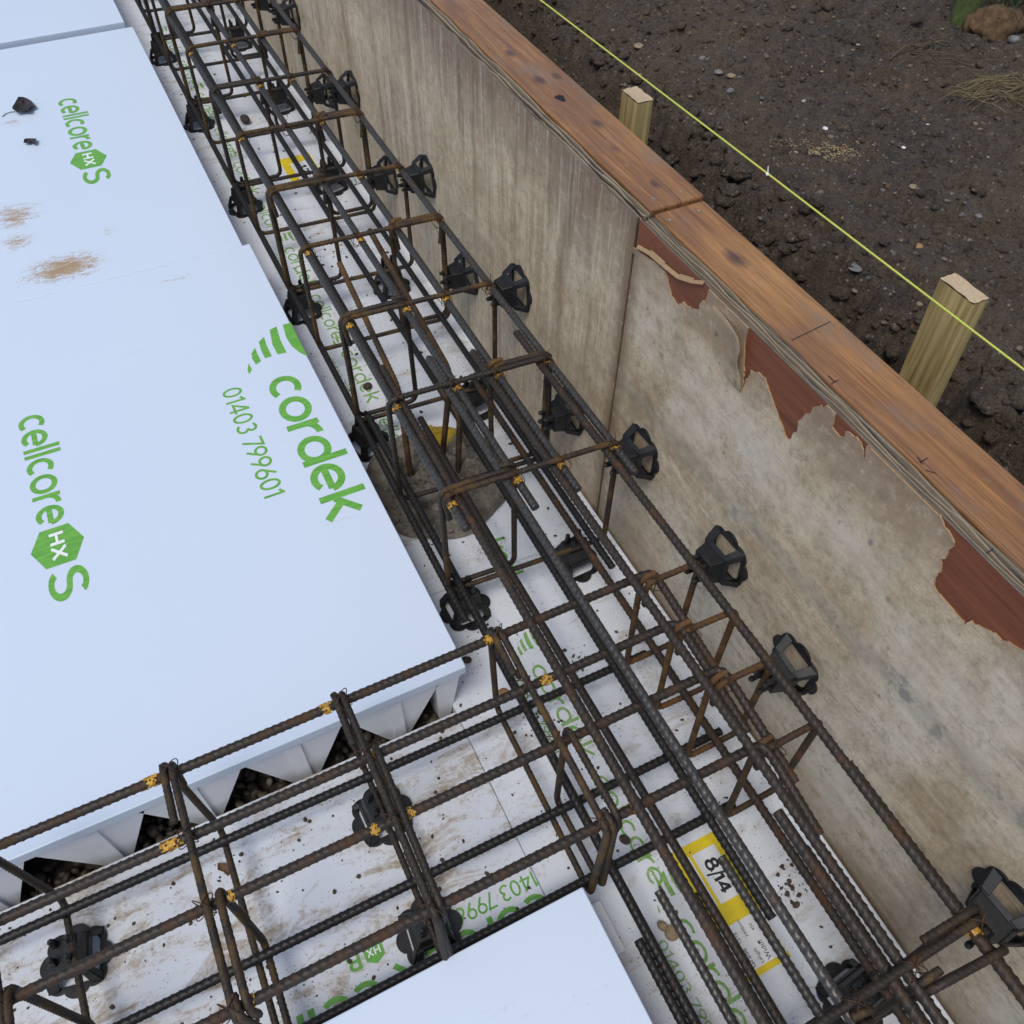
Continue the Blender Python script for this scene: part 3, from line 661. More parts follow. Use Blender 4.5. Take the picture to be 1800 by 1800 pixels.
def brand(parent, y0, y1, xb, xh, z):
    """cellcore HX S, advance -y"""
    mb = MB(); sx = (y0 - y1) * .64 / (G['c'][0] * 2 + G['e'][0] * 2 + G['l'][0] * 2 + G['o'][0] + G['r'][0])
    e = text_geo(mb, 'cellcore', (xb, y0, z), NY, PX, sx, xh, .205, .0003)
    L = y0 - y1; hl = L * .093
    c = np.array((xb + xh * .55, e[1] - hl - L * .012, z)); hexagon(mb, c, NY, PX, hl, xh * .93, .0003)
    sS = (c[1] - hl - L * .015 - y1) / .85
    text_geo(mb, 'S', (xb, c[1] - hl - L * .02, z), NY, PX, sS, xh * .98, .2, .0003)
    flip(mb).build('lettering', M['green'], parent)
    w = MB(); text_geo(w, 'HX', (xb + xh * .32, c[1] + hl * .74, z), NY, PX, hl * 1.48 / 1.85, xh * .5, .19, .0008)
    flip(w).build('white_lettering', M['white'], parent)

# ------------------------------------------------------------------ white void-former panels
def panel(name, label, x0, x1, y0, y1, z1, legs_x=(), rows=(), step=None):
    t = thing(name, label, 'foam slab', ((x0 + x1) / 2, (y0 + y1) / 2, -.03), 'white foam panels of the slab')
    m = MB(); m.box((x0, y0, z1 - .026), (x1, y1, z1)); bevel(m.build('top_sheet', M['panel'], t), .0022, 2)
    w = MB(); w.box((x0 + .01, y0 + .011, z1 - .047), (x1 - .008, y1 - .011, z1 - .0265)); w.build('core_slab', M['foam'], t)
    zb = -.068; zt = z1 - .0475
    for ry in rows:
        for lx in legs_x:
            g = MB(); a, b = .094, .012; yd = .15
            lx = lx + RNG.uniform(-.010, .010); b = RNG.uniform(.009, .017)
            xa, xb_ = max(lx - a, x0 + .011), min(lx + a, x1 - .009)
            if xb_ - xa < .03: continue
            ba, bb = max(lx - b, x0 + .012), min(lx + b, x1 - .010)
            if bb <= ba: ba, bb = xa, xa + .02
            g.hexa([(ba, ry, zb), (bb, ry, zb), (bb, ry + .05, zb), (ba, ry + .05, zb)], [(xa, ry, zt), (xb_, ry, zt), (xb_, ry + yd, zt), (xa, ry + yd, zt)])
            lo, hi = max(lx - .012, x0 + .012), min(lx + .012, x1 - .01)
            if hi - lo > .01:
                g.hexa([(lo, ry - .006, zb), (hi, ry - .006, zb), (hi, ry - .0005, zb), (lo, ry - .0005, zb)], [(lo, ry - .006, zt), (hi, ry - .006, zt), (hi, ry - .0005, zt), (lo, ry - .0005, zt)])
            g.build('leg', M['foam'], t)
    return t
LX = [.041 - .1905 * k for k in range(9)]
pn = panel('slab_former', 'large white foam panel with the big green cordek lettering, edge on the trench crossing', -1.62, 0, 0, 1.535, H, LX, (.014, .19))
brand(pn, 1.068, .49, -.692, .058, H)
mb = MB(); logo(mb, (LOGO_O[0], LOGO_O[1], H), NY, PX, 1.0, .0003); flip(mb).build('logo_stripes', M['green'], pn)
mb = MB(); text_geo(mb, 'cordek', (-.123, .944, H), NY, PX, .4985 / (G['c'][0] + G['o'][0] + G['r'][0] + G['d'][0] + G['e'][0] + G['k'][0]), .0765, .215, .0003)
flip(mb).build('lettering', M['green'], pn)
ph = '01403 799601'; mb = MB(); text_geo(mb, ph, (-.231, .957, H), NY, PX, .39 / sum(G[c][0] for c in ph), .0365, .17, .0003)
flip(mb).build('phone_number', M['green'], pn)
# the panel is joined from two sheets: a hair line across it
pf = panel('slab_former', 'white foam panel farther along the trench, with small cellcore lettering, dead leaves and mud smears', -1.62, -.021, 1.5353, 3.165, H + .0004, [], ())
brand(pf, 2.66, 2.055, -.378, .062, H + .0004)
pb = panel('slab_former', 'blank white foam panel beyond the open joint, at the top left corner of the photo', -1.62, -.045, 3.195, 5.4, H + .012, [], ())
pc = panel('slab_former', 'blank white foam panel with faint spots in the foreground, near side of the trench crossing', -1.62, .006, -2.6, -.45, H, LX, (-.64,))
o = MB(); o.box((-.04, -.545, .001), (.049, -.455, .026))
tag(bevel(o.build('foam_offcut', M['foam'], origin=(0, -.5, .001)), .002), 'pale foam offcut lying under the corner of the foreground panel', 'offcut')

# ------------------------------------------------------------------ boards on the trench bottom
def board(label, x0, x1, y0, y1, mat, zt=0.0):
    t = thing('floor_board', label, 'foam board', ((x0 + x1) / 2, (y0 + y1) / 2, zt - .17), 'white foam boards along the trench bottom')
    m = MB(); m.box((x0, y0, zt - .17), (x1, y1, zt)); bevel(m.build('board', mat, t), .0015, 1); return t
def board_print(t, xb, ks, h=.034, z=0.0, ink='green_worn'):
    mb = MB()
    for k in ks:
        e = text_geo(mb, 'cordek', (xb, k + .235, z), NY, PX, .235 / 5.75, h, .165, .0004)
        logo(mb, (xb, k + .238, z), NY, PX, .40, .0004)
        text_geo(mb, 'cellcore', (xb, k - .035, z), NY, PX, .255 / 7.1, h * .95, .165, .0004)
        text_geo(mb, ph, (xb - .042, k + .22, z), NY, PX, .20 / 9.9, h * .42, .17, .0004)
    flip(mb).build('lettering', M[ink], t)
BX0, BX1 = -.03, .487
f1 = board('white trench board under the bar crossing, with yellow and white sticker', BX0, BX1, -.93, .2795, M['floor_board'])
board_print(f1, .150, [-.215, -.775], h=.030)
f2 = board('speckled white trench board around the concrete pile head', BX0, BX1, .2805, 1.80, M['floor_board'])
board_print(f2, .118, [1.47, .92]); 
mb = MB(); text_geo(mb, 'k', (.2, .36, 0), NY, PX, .04, .038, .2, .0004); text_geo(mb, 'cel', (.2, .325, 0), NY, PX, .036, .038, .2, .0004)
flip(mb).build('lettering', M['green'], f2)
f3 = board('white trench board under the far run of bars, with torn yellow sticker', BX0, BX1, 1.801, 3.9, M['floor_board'])
board_print(f3, .105, [3.2, 2.62, 2.05])
f4 = board('far end white trench board, at the top edge of the photo', BX0, BX1, 3.902, 6.0, M['floor_board'])
f5 = board('white trench board nearest the camera, at the bottom edge of the photo', BX0, BX1, -3.0, -.931, M['floor_board'])
board_print(f5, .150, [-1.32], h=.030)
fc = board('muddy brown stained white board on the bottom of the side trench', -2.8, -.031, -.462, -.004, M['floor_muddy'], -.001)
mb = MB(); zc = -.001
text_geo(mb, '01403 799601', (-.008, -.352, zc), NX, NY, .21 / 9.9, .022, .17, .0004)
text_geo(mb, 'cordek', (-.03, -.389, zc), NX, NY, .29 / 5.75, .046, .2, .0004); logo(mb, (-.018, -.389, zc), NX, NY, .5, .0004)
hexagon(mb, (-.338, -.352, zc), NX, NY, .017, .021, .0004); text_geo(mb, 'B', (-.362, -.335, zc), NX, NY, .028, .026, .2, .0004)
text_geo(mb, 'cellcore', (-.345, -.389, zc), NX, NY, .40 / 7.1, .046, .2, .0004)
flip(mb).build('lettering', M['green'], fc)
mb = MB(); text_geo(mb, 'HX', (-.326, -.346, zc), NX, NY, .0135, .0125, .19, .0009); flip(mb).build('white_lettering', M['white'], fc)

# stickers on the boards
def sticker(t, x0, x1, y0, y1, z, torn=False):
    m = MB(); m.add([(x0, y0, z + .0006), (x1, y0, z + .0006), (x1, y1, z + .0006), (x0, y1, z + .0006)], [(0, 1, 2, 3)])
    s = m.build('sticker', M['label_yellow'], t); return s
s1 = sticker(f1, .2115, .3055, -.676, -.438, 0)
m = MB()
def rect(m, x0, x1, y0, y1, z): m.add([(x0, y0, z), (x1, y0, z), (x1, y1, z), (x0, y1, z)], [(0, 1, 2, 3)])
rect(m, .245, .294, -.552, -.458, .0011); rect(m, .2185, .2385, -.552, -.458, .0011); rect(m, .2125, .3045, -.665, -.588, .0011)
s1w = mesh('white_field', m.V, m.F, M['label_white'], s1)
m = MB(); text_geo(m, '8', (.258, -.476, 0), NY, PX, .024, .019, .24, .0016); text_geo(m, '14', (.258, -.506, 0), NY, PX, .0215, .0165, .26, .0016)
ribbon(m, [(0, 0), (.05, .012)], .0035, (np.array([.25, -.500, 0]), PX, NY), .0018)
flip(m); mesh('numerals', m.V, m.F, M['ink'], s1)
def bfont(body, o, adv, up, size, name, mat, parent, z):
    cu = bpy.data.curves.new(name, 'FONT'); cu.body = body; cu.size = size; cu.resolution_u = 3
    ob = bpy.data.objects.new(name, cu); COL.objects.link(ob); dg = bpy.context.evaluated_depsgraph_get()
    me = bpy.data.meshes.new_from_object(ob.evaluated_get(dg)); bpy.data.objects.remove(ob)
    V = np.array([v.co[:] for v in me.vertices]); Fs = [tuple(p.vertices) for p in me.polygons]; bpy.data.meshes.remove(me)
    Wd = np.array(o)[None] + V[:, :1] * np.array(adv)[None] + V[:, 1:2] * np.array(up)[None] + np.array([0, 0, z])
    return mesh(name, Wd, Fs, mat, parent)
VV = []; 
rows = [('Type', 'HXB', .013), ('Grade', '13/18', .013), ('Length', '2400mm', .0095), ('Width', '450', .0125), ('Job No', '814', .0105)]
for q, (a, b, sz_) in enumerate(rows):
    bfont(a, (.2255 + .0165 * q, -.6625, 0), PY, NX, sz_, 'small_print', M['ink'], s1, .0015)
    bfont(b, (.2255 + .0165 * q, -.625 + .004 * q, 0), PY, NX, .0085, 'small_print', M['ink'], s1, .0015)
s2 = sticker(f3, .262, .375, 2.035, 2.235, 0)
m = MB(); rect(m, .29, .352, 2.075, 2.19, .0011); mesh('white_field', m.V, m.F, M['label_white'], s2)
m = MB(); text_geo(m, '13', (.302, 2.165, 0), NY, PX, .038, .03, .2, .0016); flip(m); mesh('numerals', m.V, m.F, M['ink'], s2)

# ------------------------------------------------------------------ plywood formwork with its timber rail
def formwork(label, y0, y1, far):
    t = thing('formwork_wall', label, 'formwork', (WX + .03, (y0 + y1) / 2, 0), 'plywood formwork along the trench')
    return t
fwf = formwork('far stretch of stained plywood formwork, beyond the vertical joint', .334, 6.2, True)
m = MB(); m.box((WX, .334, -.16), (WX + .0055, 6.2, .7995)); bevel(m.build('plywood_sheet', None, fwf, mats=[M['ply_far'], M['ply_edge']]), .001, 1)
def top_idx(o, mi=1):
    for p in o.data.polygons:
        if p.normal.z > .9: p.material_index = mi
top_idx([c for c in fwf.children][0])
def ply_layers(parent, y0, y1, seed):
    r = np.random.default_rng(seed); m = MB(); x = WX + .0062; k = 0
    ys_ = np.concatenate([np.arange(max(y0, -1.3), min(y1, 3.0), .013), [y1]]); ys_[0] = max(y0, -1.3)
    if y0 < -1.3: ys_ = np.r_[y0, ys_]
    while x < WX + .0305:
        w = r.choice([.0022, .003, .0042]); top = .7985 - r.uniform(0, .007); o1 = r.uniform(0, 99)
        zt_ = top + .011 * (fbm(ys_ * 14 + o1, ys_ * 0 + k, 4, seed + k) - .5); dx = .0022 * (fbm(ys_ * 6 + o1, ys_ * 0 + 3 + k, 3, seed + 40 + k) - .5)
        V = []; F = []
        for y_, z_, d_ in zip(ys_, zt_, dx): V += [(x + d_, y_, .70), (x + d_, y_, z_), (x + w + d_, y_, z_ - .0004), (x + w + d_, y_, .70)]
        for j in range(len(ys_) - 1):
            for q in range(3): F.append((4 * j + q, 4 * j + 4 + q, 4 * j + 5 + q, 4 * j + 1 + q))
        F += [(0, 1, 2, 3), tuple(len(V) - 1 - q for q in range(4))]
        m.add(V, F, k % 2); x += w + r.uniform(.0004, .0012); k += 1
    m.build('ply_layers', None, parent, mats=[M['ply_edge'], M['ply_edge_light']])
ply_layers(fwf, .336, 6.2, 300)
m = MB(); m.box((WX + .0325, .3405, .752), (.637, 6.2, .8015)); bevel(m.build('top_rail', M['timber'], fwf), .004, 2)
fwn = formwork('near stretch of plywood formwork with torn face showing red brown wood', -3, .326, False)
m = MB(); m.box((WX + .0022, -3, -.16), (WX + .0055, .326, .799)); o = m.build('plywood_sheet', None, fwn, mats=[M['red_core'], M['ply_edge']]); top_idx(o)
ply_layers(fwn, -3, .324, 400)
m = MB(); m.box((WX + .0325, -3, .752), (.628, .3295, .8005)); bevel(m.build('top_rail', M['timber'], fwn), .004, 2)
# torn face veneer of the near sheet: outline along the sheet with the pieces missing at the top
tear = [(1099, 430), (1107, 436), (1118, 437), (1128, 446), (1140, 455), (1151, 460), (1160, 468), (1169, 476), (1173, 490), (1176, 505), (1181, 518), (1186, 530), (1192, 538), (1197, 531), (1203, 530), (1208, 537),
        (1222, 546), (1229, 541), (1232, 530), (1239, 527), (1243, 521)]
gap2 = [(1309, 600), (1307, 650), (1306, 688), (1312, 668), (1322, 653), (1333, 655), (1344, 664), (1347, 674), (1352, 686), (1356, 702), (1361, 716), (1365, 724), (1370, 736), (1374, 752), (1380, 764), (1383, 772), (1390, 772), (1394, 761), (1401, 756), (1405, 742), (1411, 730), (1419, 726), (1425, 727), (1429, 715), (1441, 712), (1447, 716), (1453, 712)]
gap3 = [(1467, 733), (1463, 748), (1468, 758), (1476, 765), (1483, 771), (1487, 757), (1500, 765), (1514, 779), (1518, 792), (1519, 810), (1524, 784), (1532, 785)]
gap4 = [(1652, 905), (1660, 926), (1672, 942), (1676, 955), (1668, 972), (1657, 985), (1656, 1000), (1645, 1010), (1640, 1029), (1652, 1047), (1664, 1060), (1679, 1074), (1687, 1088), (1697, 1099), (1705, 1091), (1720, 1099), (1736, 1109), (1750, 1115), (1762, 1126), (1775, 1131), (1790, 1140), (1800, 1146), (1815, 1150), (1830, 1146), (1850, 1120)]
def yz(pts): return [tuple(P(a, b, x=WX)[1:]) for a, b in pts]
T1, T2, T3, T4 = yz(tear), yz(gap2), yz(gap3), yz(gap4)
zt = .7985
rr = np.random.default_rng(3)
def jag(pts, amp=.0016):
    out = []
    for k in range(len(pts) - 1):
        a = np.array(pts[k]); b = np.array(pts[k + 1]); L = np.linalg.norm(b - a); n_ = max(1, int(L / .005))
        for j in range(n_):
            q = a + (b - a) * j / n_
            if j or k: q = q + rr.normal(size=2) * amp * (.5 if j else 1)
            out.append(tuple(q))
    out.append(tuple(pts[-1])); return out
def close(pts):  # come down from the top edge and return to it
    pts = jag(pts); a = pts[0]; b = pts[-1]
    return [(a[0] + .0005, zt), *pts, (b[0] - .0005, zt)]
outl = [(.3255, -.15), (.3255, T1[0][1])] + jag(T1)[1:] + [(T1[-1][0] - .0005, zt)]
for g_ in (T2, T3, T4): outl += close(g_)
outl += [(-2.95, zt), (-2.95, -.15)]
m = MB(); m.extr([(WX + .0020, a, b) for a, b in outl], (-.0026, 0, 0), 0, 1)
m.build('face_veneer', None, fwn, mats=[M['ply_near'], M['veneer_edge']])
fl0 = [P(a, b, x=WX) for a, b in ((1246, 527), (1312, 590), (1304, 697), (1236, 628))]
nu = 10; Vf = []; Ff = []
for i in range(nu + 1):
    for j in range(nu + 1):
        u = i / nu; v = j / nu; q = (fl0[0] * (1 - u) + fl0[1] * u) * (1 - v) + (fl0[3] * (1 - u) + fl0[2] * u) * v
        e = .004 * math.sin(v * 11) * (u > .95); Vf.append((WX + .0006 - .0018 * min(1, 3 * u) * (1 - v ** 3) - .014 * u ** 2.6 * (1 - v) ** .6, q[1] - e, min(q[2], .797)))
for i in range(nu):
    for j in range(nu): Ff.append((i * (nu + 1) + j, i * (nu + 1) + j + 1, (i + 1) * (nu + 1) + j + 1, (i + 1) * (nu + 1) + j))
lf_ = mesh('lifted_veneer', Vf, Ff, M['ply_near'], fwn, smooth=True); sd_ = lf_.modifiers.new('thick', 'SOLIDIFY'); sd_.thickness = .0008; sd_.offset = 0
# curled splinter along the first tear, dark gap of the joint and screws
c0 = [P(a, b, x=WX - .004) for a, b in ((1118, 436), (1140, 448), (1165, 470), (1190, 490), (1215, 498), (1234, 500))]
sv = MB()
for k in range(len(c0) - 1):
    a, b = c0[k], c0[k + 1]; w = np.array([.004, 0, .006 + .003 * (k % 2)])
    sv.add([a, b, b + w, a + w], [(0, 1, 2, 3)])
sp_ = sv.build('torn_strip', M['veneer_edge'], fwn); so_ = sp_.modifiers.new('thick', 'SOLIDIFY'); so_.thickness = .0012
def screw(parent, px, py):
    q = P(px, py, z=.802); g = MB(); g.lathe([(.0001, -.002), (.0046, -.002), (.0046, .0004), (.003, .0008), (.0022, -.0003), (.0001, -.0003)], 14, (q[0], q[1], .8015))
    g.build('screw', M['screw'], parent, smooth=False)
for q in ((1148, 350), (1196, 337)): screw(fwf, *q)
for q in ((1177, 387), (1228, 371)): screw(fwn, *q)
q = P(985, 172, z=.802); g = MB(); g.lathe([(.0115, 0), (.009, .0005), (.0001, .0007)], 18, (0, 0, 0), rf=lambda a: 1 + .18 * math.sin(3 * a) + .1 * math.sin(7 * a))
mesh('knot_hole_shade', [(v[0] * .8 + q[0], v[1] * 1.35 + q[1], v[2] + .8016) for v in g.V], g.F, M['hole'], fwf)  # raised cap without a recess; the shade of the hole is its colour
pk = MB()
for a, b in (((1461, 674), (1474, 668)), ((1467, 671), (1456, 660)), ((1617, 813), (1631, 805)), ((1612, 803), (1622, 816)), ((1628, 826), (1644, 832)), ((1735, 972), (1746, 965)), ((1392, 598), (1460, 565))):
    A = P(*a, z=.8011); B = P(*b, z=.8011); ribbon(pk, [(0, 0), (1, 0)], .0016 / np.linalg.norm(B - A) * np.linalg.norm(B - A), (A, B - A, np.array([-(B - A)[1], (B - A)[0], 0]) / np.linalg.norm(B - A)), 0)
flip(pk).build('pencil_mark', M['ink'], fwn)

# ------------------------------------------------------------------ stakes and string line
def stake(label, x, y, zt, w, d, lean, zb=.2):
    t = thing('timber_stake', label, 'stake', (x, y, zb), 'timber stakes behind the formwork')
    b = MB(); lx, ly = lean; h = zt - zb; nz = 14
    V = []; 
    for k in range(nz + 1):
        f = k / nz; ox, oy = lx * h * (f - 1), ly * h * (f - 1)
        for sx, sy in ((-1, -1), (1, -1), (1, 1), (-1, 1)): V.append((ox + sx * w / 2, oy + sy * d / 2, h * f))
    F = []
    for k in range(nz):
        for j in range(4): F.append((k * 4 + j, k * 4 + (j + 1) % 4, k * 4 + 4 + (j + 1) % 4, k * 4 + 4 + j))
    b.add(V, F); bevel(mesh('shaft', b.V, b.F, M['stake'], t, local=True), .0015, 1)
    n_ = 9; r = np.random.default_rng(int(x * 1000)); VV = []; FF = []
    for i in range(n_):
        for j in range(n_):
            e = 1.0 if 0 < i < n_ - 1 and 0 < j < n_ - 1 else .985
            VV.append(((i / (n_ - 1) - .5) * w * e, (j / (n_ - 1) - .5) * d * e, h + .0006 + r.uniform(0, .002)))
    for i in range(n_ - 1):
        for j in range(n_ - 1): FF.append((i * n_ + j, (i + 1) * n_ + j, (i + 1) * n_ + j + 1, i * n_ + j + 1))
    mesh('sawn_end', VV, FF, M['cut_wood'], t, local=True)
    return t
stake('squared timber stake crossed by the yellow string, nearer the camera', .832, -.076, .82, .033, .072, (-.03, .02))
stake('squared timber stake near the middle of the photo, beside the knot hole', .745, .742, .782, .038, .066, (0, 0))
a = P(950, 0, z=.85); b = P(1800, 650, z=.85); d = (b - a)
pts = [a - d * 3.2 + np.array([0, 0, -.0]), a, b, b + d * 2.2]
V, F, tri, rb = tube_geo(np.array(pts), .0017, 8, .02)
FF = [tuple(f) for f in F.tolist()] + [tuple(f[:3]) for f in tri.tolist()]
sl = mesh('string_line', V, FF, M['string'], origin=a, smooth=True)
tag(sl, 'taut yellow green string line above the excavated soil', 'string')
q = P(1349, 306, z=.85); kn = MB(); kn.lathe([(.0005, -.003), (.0028, -.0015), (.003, .001), (.0006, .003)], 8, tuple(q)); kn.hexa([q + [0, 0, 0], q + [.002, 0, 0], q + [.002, .001, 0], q + [0, .001, 0]], [q + [.001, .004, .012], q + [.002, .004, .012], q + [.002, .005, .012], q + [.001, .005, .012]])
mesh('knot', kn.V, kn.F, M['white'], sl)

# ------------------------------------------------------------------ concrete pile head with starter bars
pc_ = thing('pile_head', 'round rough concrete pile head with yellow paint, under the bars', 'concrete pile', (.18, .585, 0))
nr, na = 60, 180; V = []; F = []
for i in range(nr + 1):
    for j in range(na):
        a = 2 * PI * j / na; rad = .183 * (i / nr) * (1 + .025 * math.sin(3 * a + 1) + .02 * math.sin(7 * a)); x, y = .18 + rad * math.cos(a), .585 + rad * math.sin(a)
        V.append((x, y, 0))
V = np.array(V); e = np.clip((1 - np.hypot(V[:, 0] - .18, V[:, 1] - .585) / .19) * 8, 0, 1)
V[:, 2] = .003 + e * (.014 + .045 * (fbm(V[:, 0] * 22, V[:, 1] * 22, 4, 91) - .42) + .013 * (fbm(V[:, 0] * 120, V[:, 1] * 120, 3, 95) - .5))
for i in range(nr):
    for j in range(na): F.append((i * na + j, (i + 1) * na + j, (i + 1) * na + (j + 1) % na, i * na + (j + 1) % na))
mesh('concrete', V, F, M['concrete'], pc_, smooth=True)
r = np.random.default_rng(97); sp = []
for _ in range(420):
    a = r.uniform(0, 6.28); q = .172 * r.random() ** .5; sp.append(((.18 + q * math.cos(a), .585 + q * math.sin(a), .010 + r.uniform(0, .010)), .0022 + .008 * r.random() ** 3))
many_lumps('aggregate', sp, M['concrete'], 1, 98, rough=.4, flat=.8, parent=pc_, jit=.15)
for k, pts in enumerate([[P(722, 837, z=.012), P(700, 683, z=.27), P(597, 463, z=.335)], [P(778, 800, z=.012), P(792, 655, z=.27), P(650, 405, z=.345)], [P(805, 832, z=.012), P(808, 733, z=.16), P(768, 675, z=.19)]]):
    bar_mesh('starter_bar', fillet(pts, .04), .0075, M['steel_rust'], pc_, .011, 10, seed=k)

# ------------------------------------------------------------------ long reinforcing bars
ZT, ZB = .385, .096
GRP_L = 'long bars along the trench'
def ragged_sleeve(path_pt, direction, R, length, seed):
    r = np.random.default_rng(seed); d = np.array(direction, float); d /= np.linalg.norm(d)
    n0 = np.cross(d, [0, 0, 1.]); n0 /= np.linalg.norm(n0); b0 = np.cross(n0, d)
    if b0[2] < 0: b0 = -b0
    na, nl = 16, 14; V = []; F = []
    for i in range(nl + 1):
        for j in range(na + 1):
            a = PI * (-.35 + 1.7 * j / na); rad = R * 1.16 + r.uniform(0, .0003)
            V.append(path_pt + d * (i / nl - .5) * length + rad * (math.cos(a) * n0 + math.sin(a) * b0))
    ph_ = r.uniform(0, 9, 4)
    for i in range(nl):
        for j in range(na):
            u = abs(i + .5 - nl / 2) / (nl / 2); v = abs(j + .5 - na / 2) / (na / 2)
            lim = .50 + .2 * math.sin(j * .9 + ph_[0]) + .14 * math.sin(j * 2.3 + ph_[1]); lim2 = .7 + .22 * math.sin(i * .8 + ph_[2])
            if u < lim and v < lim2 and r.random() > .16: F.append((i * (na + 1) + j, (i + 1) * (na + 1) + j, (i + 1) * (na + 1) + j + 1, i * (na + 1) + j + 1))
    return V, F
def ybar(label, x, z, y0, y1, R, mat, marks=(), seed=0, twist=0.0):
    path = wobble((x, y0, z), (x, y1, z), .0024, 40, seed)
    o = bar_mesh('reinforcing_bar', path, R, M[mat], None, pitch=R * 1.5, nseg=12, twist=twist, seed=seed, origin=(x, y0, z))
    tag(o, label, 'steel bar', GRP_L)
    for k, (ym, L) in enumerate(marks):
        xm = np.interp(ym, path[:, 1], path[:, 0]); zm = np.interp(ym, path[:, 1], path[:, 2])
        V, F = ragged_sleeve(np.array([xm, ym, zm]), (0, 1, 0), R, L, seed * 31 + k)
        if F: mesh('paint_mark', V, F, M['paint'], o, smooth=True)
    return o
ST = [.222, .505, .790, 1.09, 1.366, 1.69, 1.98, 2.29, 2.60, 2.90, 3.20, 3.50, 3.80, 4.1]     # links along the trench
mk = lambda ys, L=.03: [(y - .022, L * .8) for y in ys]
YF = 5.2; YN = -1.75
ybar('smooth grey top bar on the panel side, cut off over the pile', .070, ZT, .14, YF, .0085, 'steel_grey', mk([.222, .505, .79, 1.09, 1.69, 2.29], .028), 1, 1.2)
ybar('brown top bar lapped beside the smooth grey one, running to the camera', .0875, ZT - .001, YN, .62, .0085, 'steel_brown', (), 2)
ybar('grey top bar of the inner left row, cut off beside the pile', .2055, ZT, .13, YF, .0085, 'steel_grey', mk([.222, .505, .79, 1.09, 1.98, 2.29], .032), 3, .4)
ybar('shiny grey top bar running the middle of the near trench towards the camera', .1875, ZT, YN, .60, .0085, 'steel_grey', (), 4, .8)
ybar('grey top bar of the inner right row, cut off near the plywood', .304, ZT, .135, YF, .0085, 'steel_grey', mk([.222, .505, .79, 1.366, 1.69, 1.98], .034), 5, .5)
ybar('brown top bar lapped in the inner right row, nearest the wall foot', .2865, ZT, YN, .58, .0085, 'steel_brown', (), 6)
ybar('blue grey top bar along the plywood wall, far half', .4205, ZT, .125, YF, .0085, 'steel_grey', mk([.222, .505, .79, 1.09, 1.366, 1.69, 1.98], .036), 7, .9)
ybar('dark brown top bar beside the plywood wall, near half', .4030, ZT, YN, .60, .0085, 'steel_brown', mk([-.745], .07), 8, .3)
ybar('second dark bar lapped below the wall side top bar in the foreground', .4150, ZT - .0135, YN, -.515, .0085, 'steel_brown', (), 9)
ybar('short lapped brown bar in the foreground with a chamfered cut end', .2690, ZT - .002, YN, -.53, .0085, 'steel_brown', (), 10, .6)
ybar('black bottom bar on the panel side, stopping over the black spacer', .056, ZB, .13, YF, .0085, 'steel_dark', (), 11)
ybar('black bottom bar on the panel side, lapped and running on to the camera', .079, ZB, YN, .78, .0085, 'steel_dark', (), 12, .5)
ybar('dark ribbed bottom bar under the grey panel side bar', .166, ZB, .36, YF, .0085, 'steel_dark', (), 13)
ybar('rust flecked ribbed bottom bar left of the shiny grey bar, running to the camera', .1965, ZB, YN, .72, .0085, 'steel_brown', (), 14, .7)
ybar('dark bottom bar with a seam along its top, between the middle rows', .279, ZB, -.62, YF, .0085, 'steel_dark', (), 15, PI / 2)
ybar('grey lapped bottom bar with rusty seam, starting beside the yellow sticker', .2610, ZB, YN, -.50, .0085, 'steel_grey', (), 16, PI / 2)
ybar('dark ribbed bottom bar near the plywood, stopping short of the crossing', .399, ZB, .115, YF, .0085, 'steel_dark', (), 17)
ybar('reddish brown bottom bar crossing the middle of the bar crossing', .374, ZB, YN, .80, .0085, 'steel_brown', (), 18)
ybar('short lapped brown bottom bar at the wall foot in the foreground', .3985, ZB, YN, -.55, .0085, 'steel_brown', (), 19)
ybar('loose grey bar in the foreground with a cut end over two pebbles', .130, ZB + .003, YN, -.50, .0085, 'steel_grey', (), 20)
ybar('short dark bar in the foreground lapped beside the rust flecked bar', .1775, ZB, YN, -.53, .0085, 'steel_brown', (), 21)
ybar('black cut bar in the foreground next to the near white panel', .0575, ZB, YN, -.55, .0085, 'steel_dark', (), 22)

GRP_X = 'bars crossing from the side trench'
ZXT, ZXB = .3665, .0795
def xbar(label, pts, R, mat, marks=(), seed=0, fil=.035):
    pts = [np.array(p, float) for p in pts]
    w = wobble(pts[0], pts[1], .0012, 20, seed)
    path = w if len(pts) == 2 else fillet([*w[:-1], *pts[1:]], fil)
    o = bar_mesh('reinforcing_bar', path, R, M[mat], None, pitch=R * 1.5, nseg=12, seed=seed, origin=pts[0]); tag(o, label, 'steel bar', GRP_X)
    for k, (xm, L) in enumerate(marks):
        V, F = ragged_sleeve(np.array([xm, np.interp(xm, w[:, 0], w[:, 1]), np.interp(xm, w[:, 0], w[:, 2])]), (1, 0, 0), R, L, seed * 17 + k)
        if F: mesh('paint_mark', V, F, M['paint'], o, smooth=True)
    return o
XL = -3.0
xbar('upper side trench bar over the edge of the white panel, bent along the wall', [(XL, -.078, ZXT), (.338, -.078, ZXT), (.338, -.118, ZXT - .002), (.336, -.30, ZXT - .0195)], .008, 'steel_brown', [(.012, .024), (-.272, .034), (-.545, .034)], 31)
xbar('second upper side trench bar, just off the panel edge, bent along the wall', [(XL, -.186, ZXT), (.320, -.186, ZXT), (.320, -.226, ZXT - .002), (.319, -.40, ZXT - .0195)], .008, 'steel_brown', [(.065, .03), (-.23, .02), (-.54, .05)], 32)
xbar('third upper side trench bar, along the middle of the side trench', [(XL, -.292, ZXT), (.338, -.292, ZXT), (.338, -.335, ZXT - .002), (.336, -.50, ZXT - .0195)], .008, 'steel_brown', [(-.27, .02), (-.215, .02), (-.48, .014)], 33)
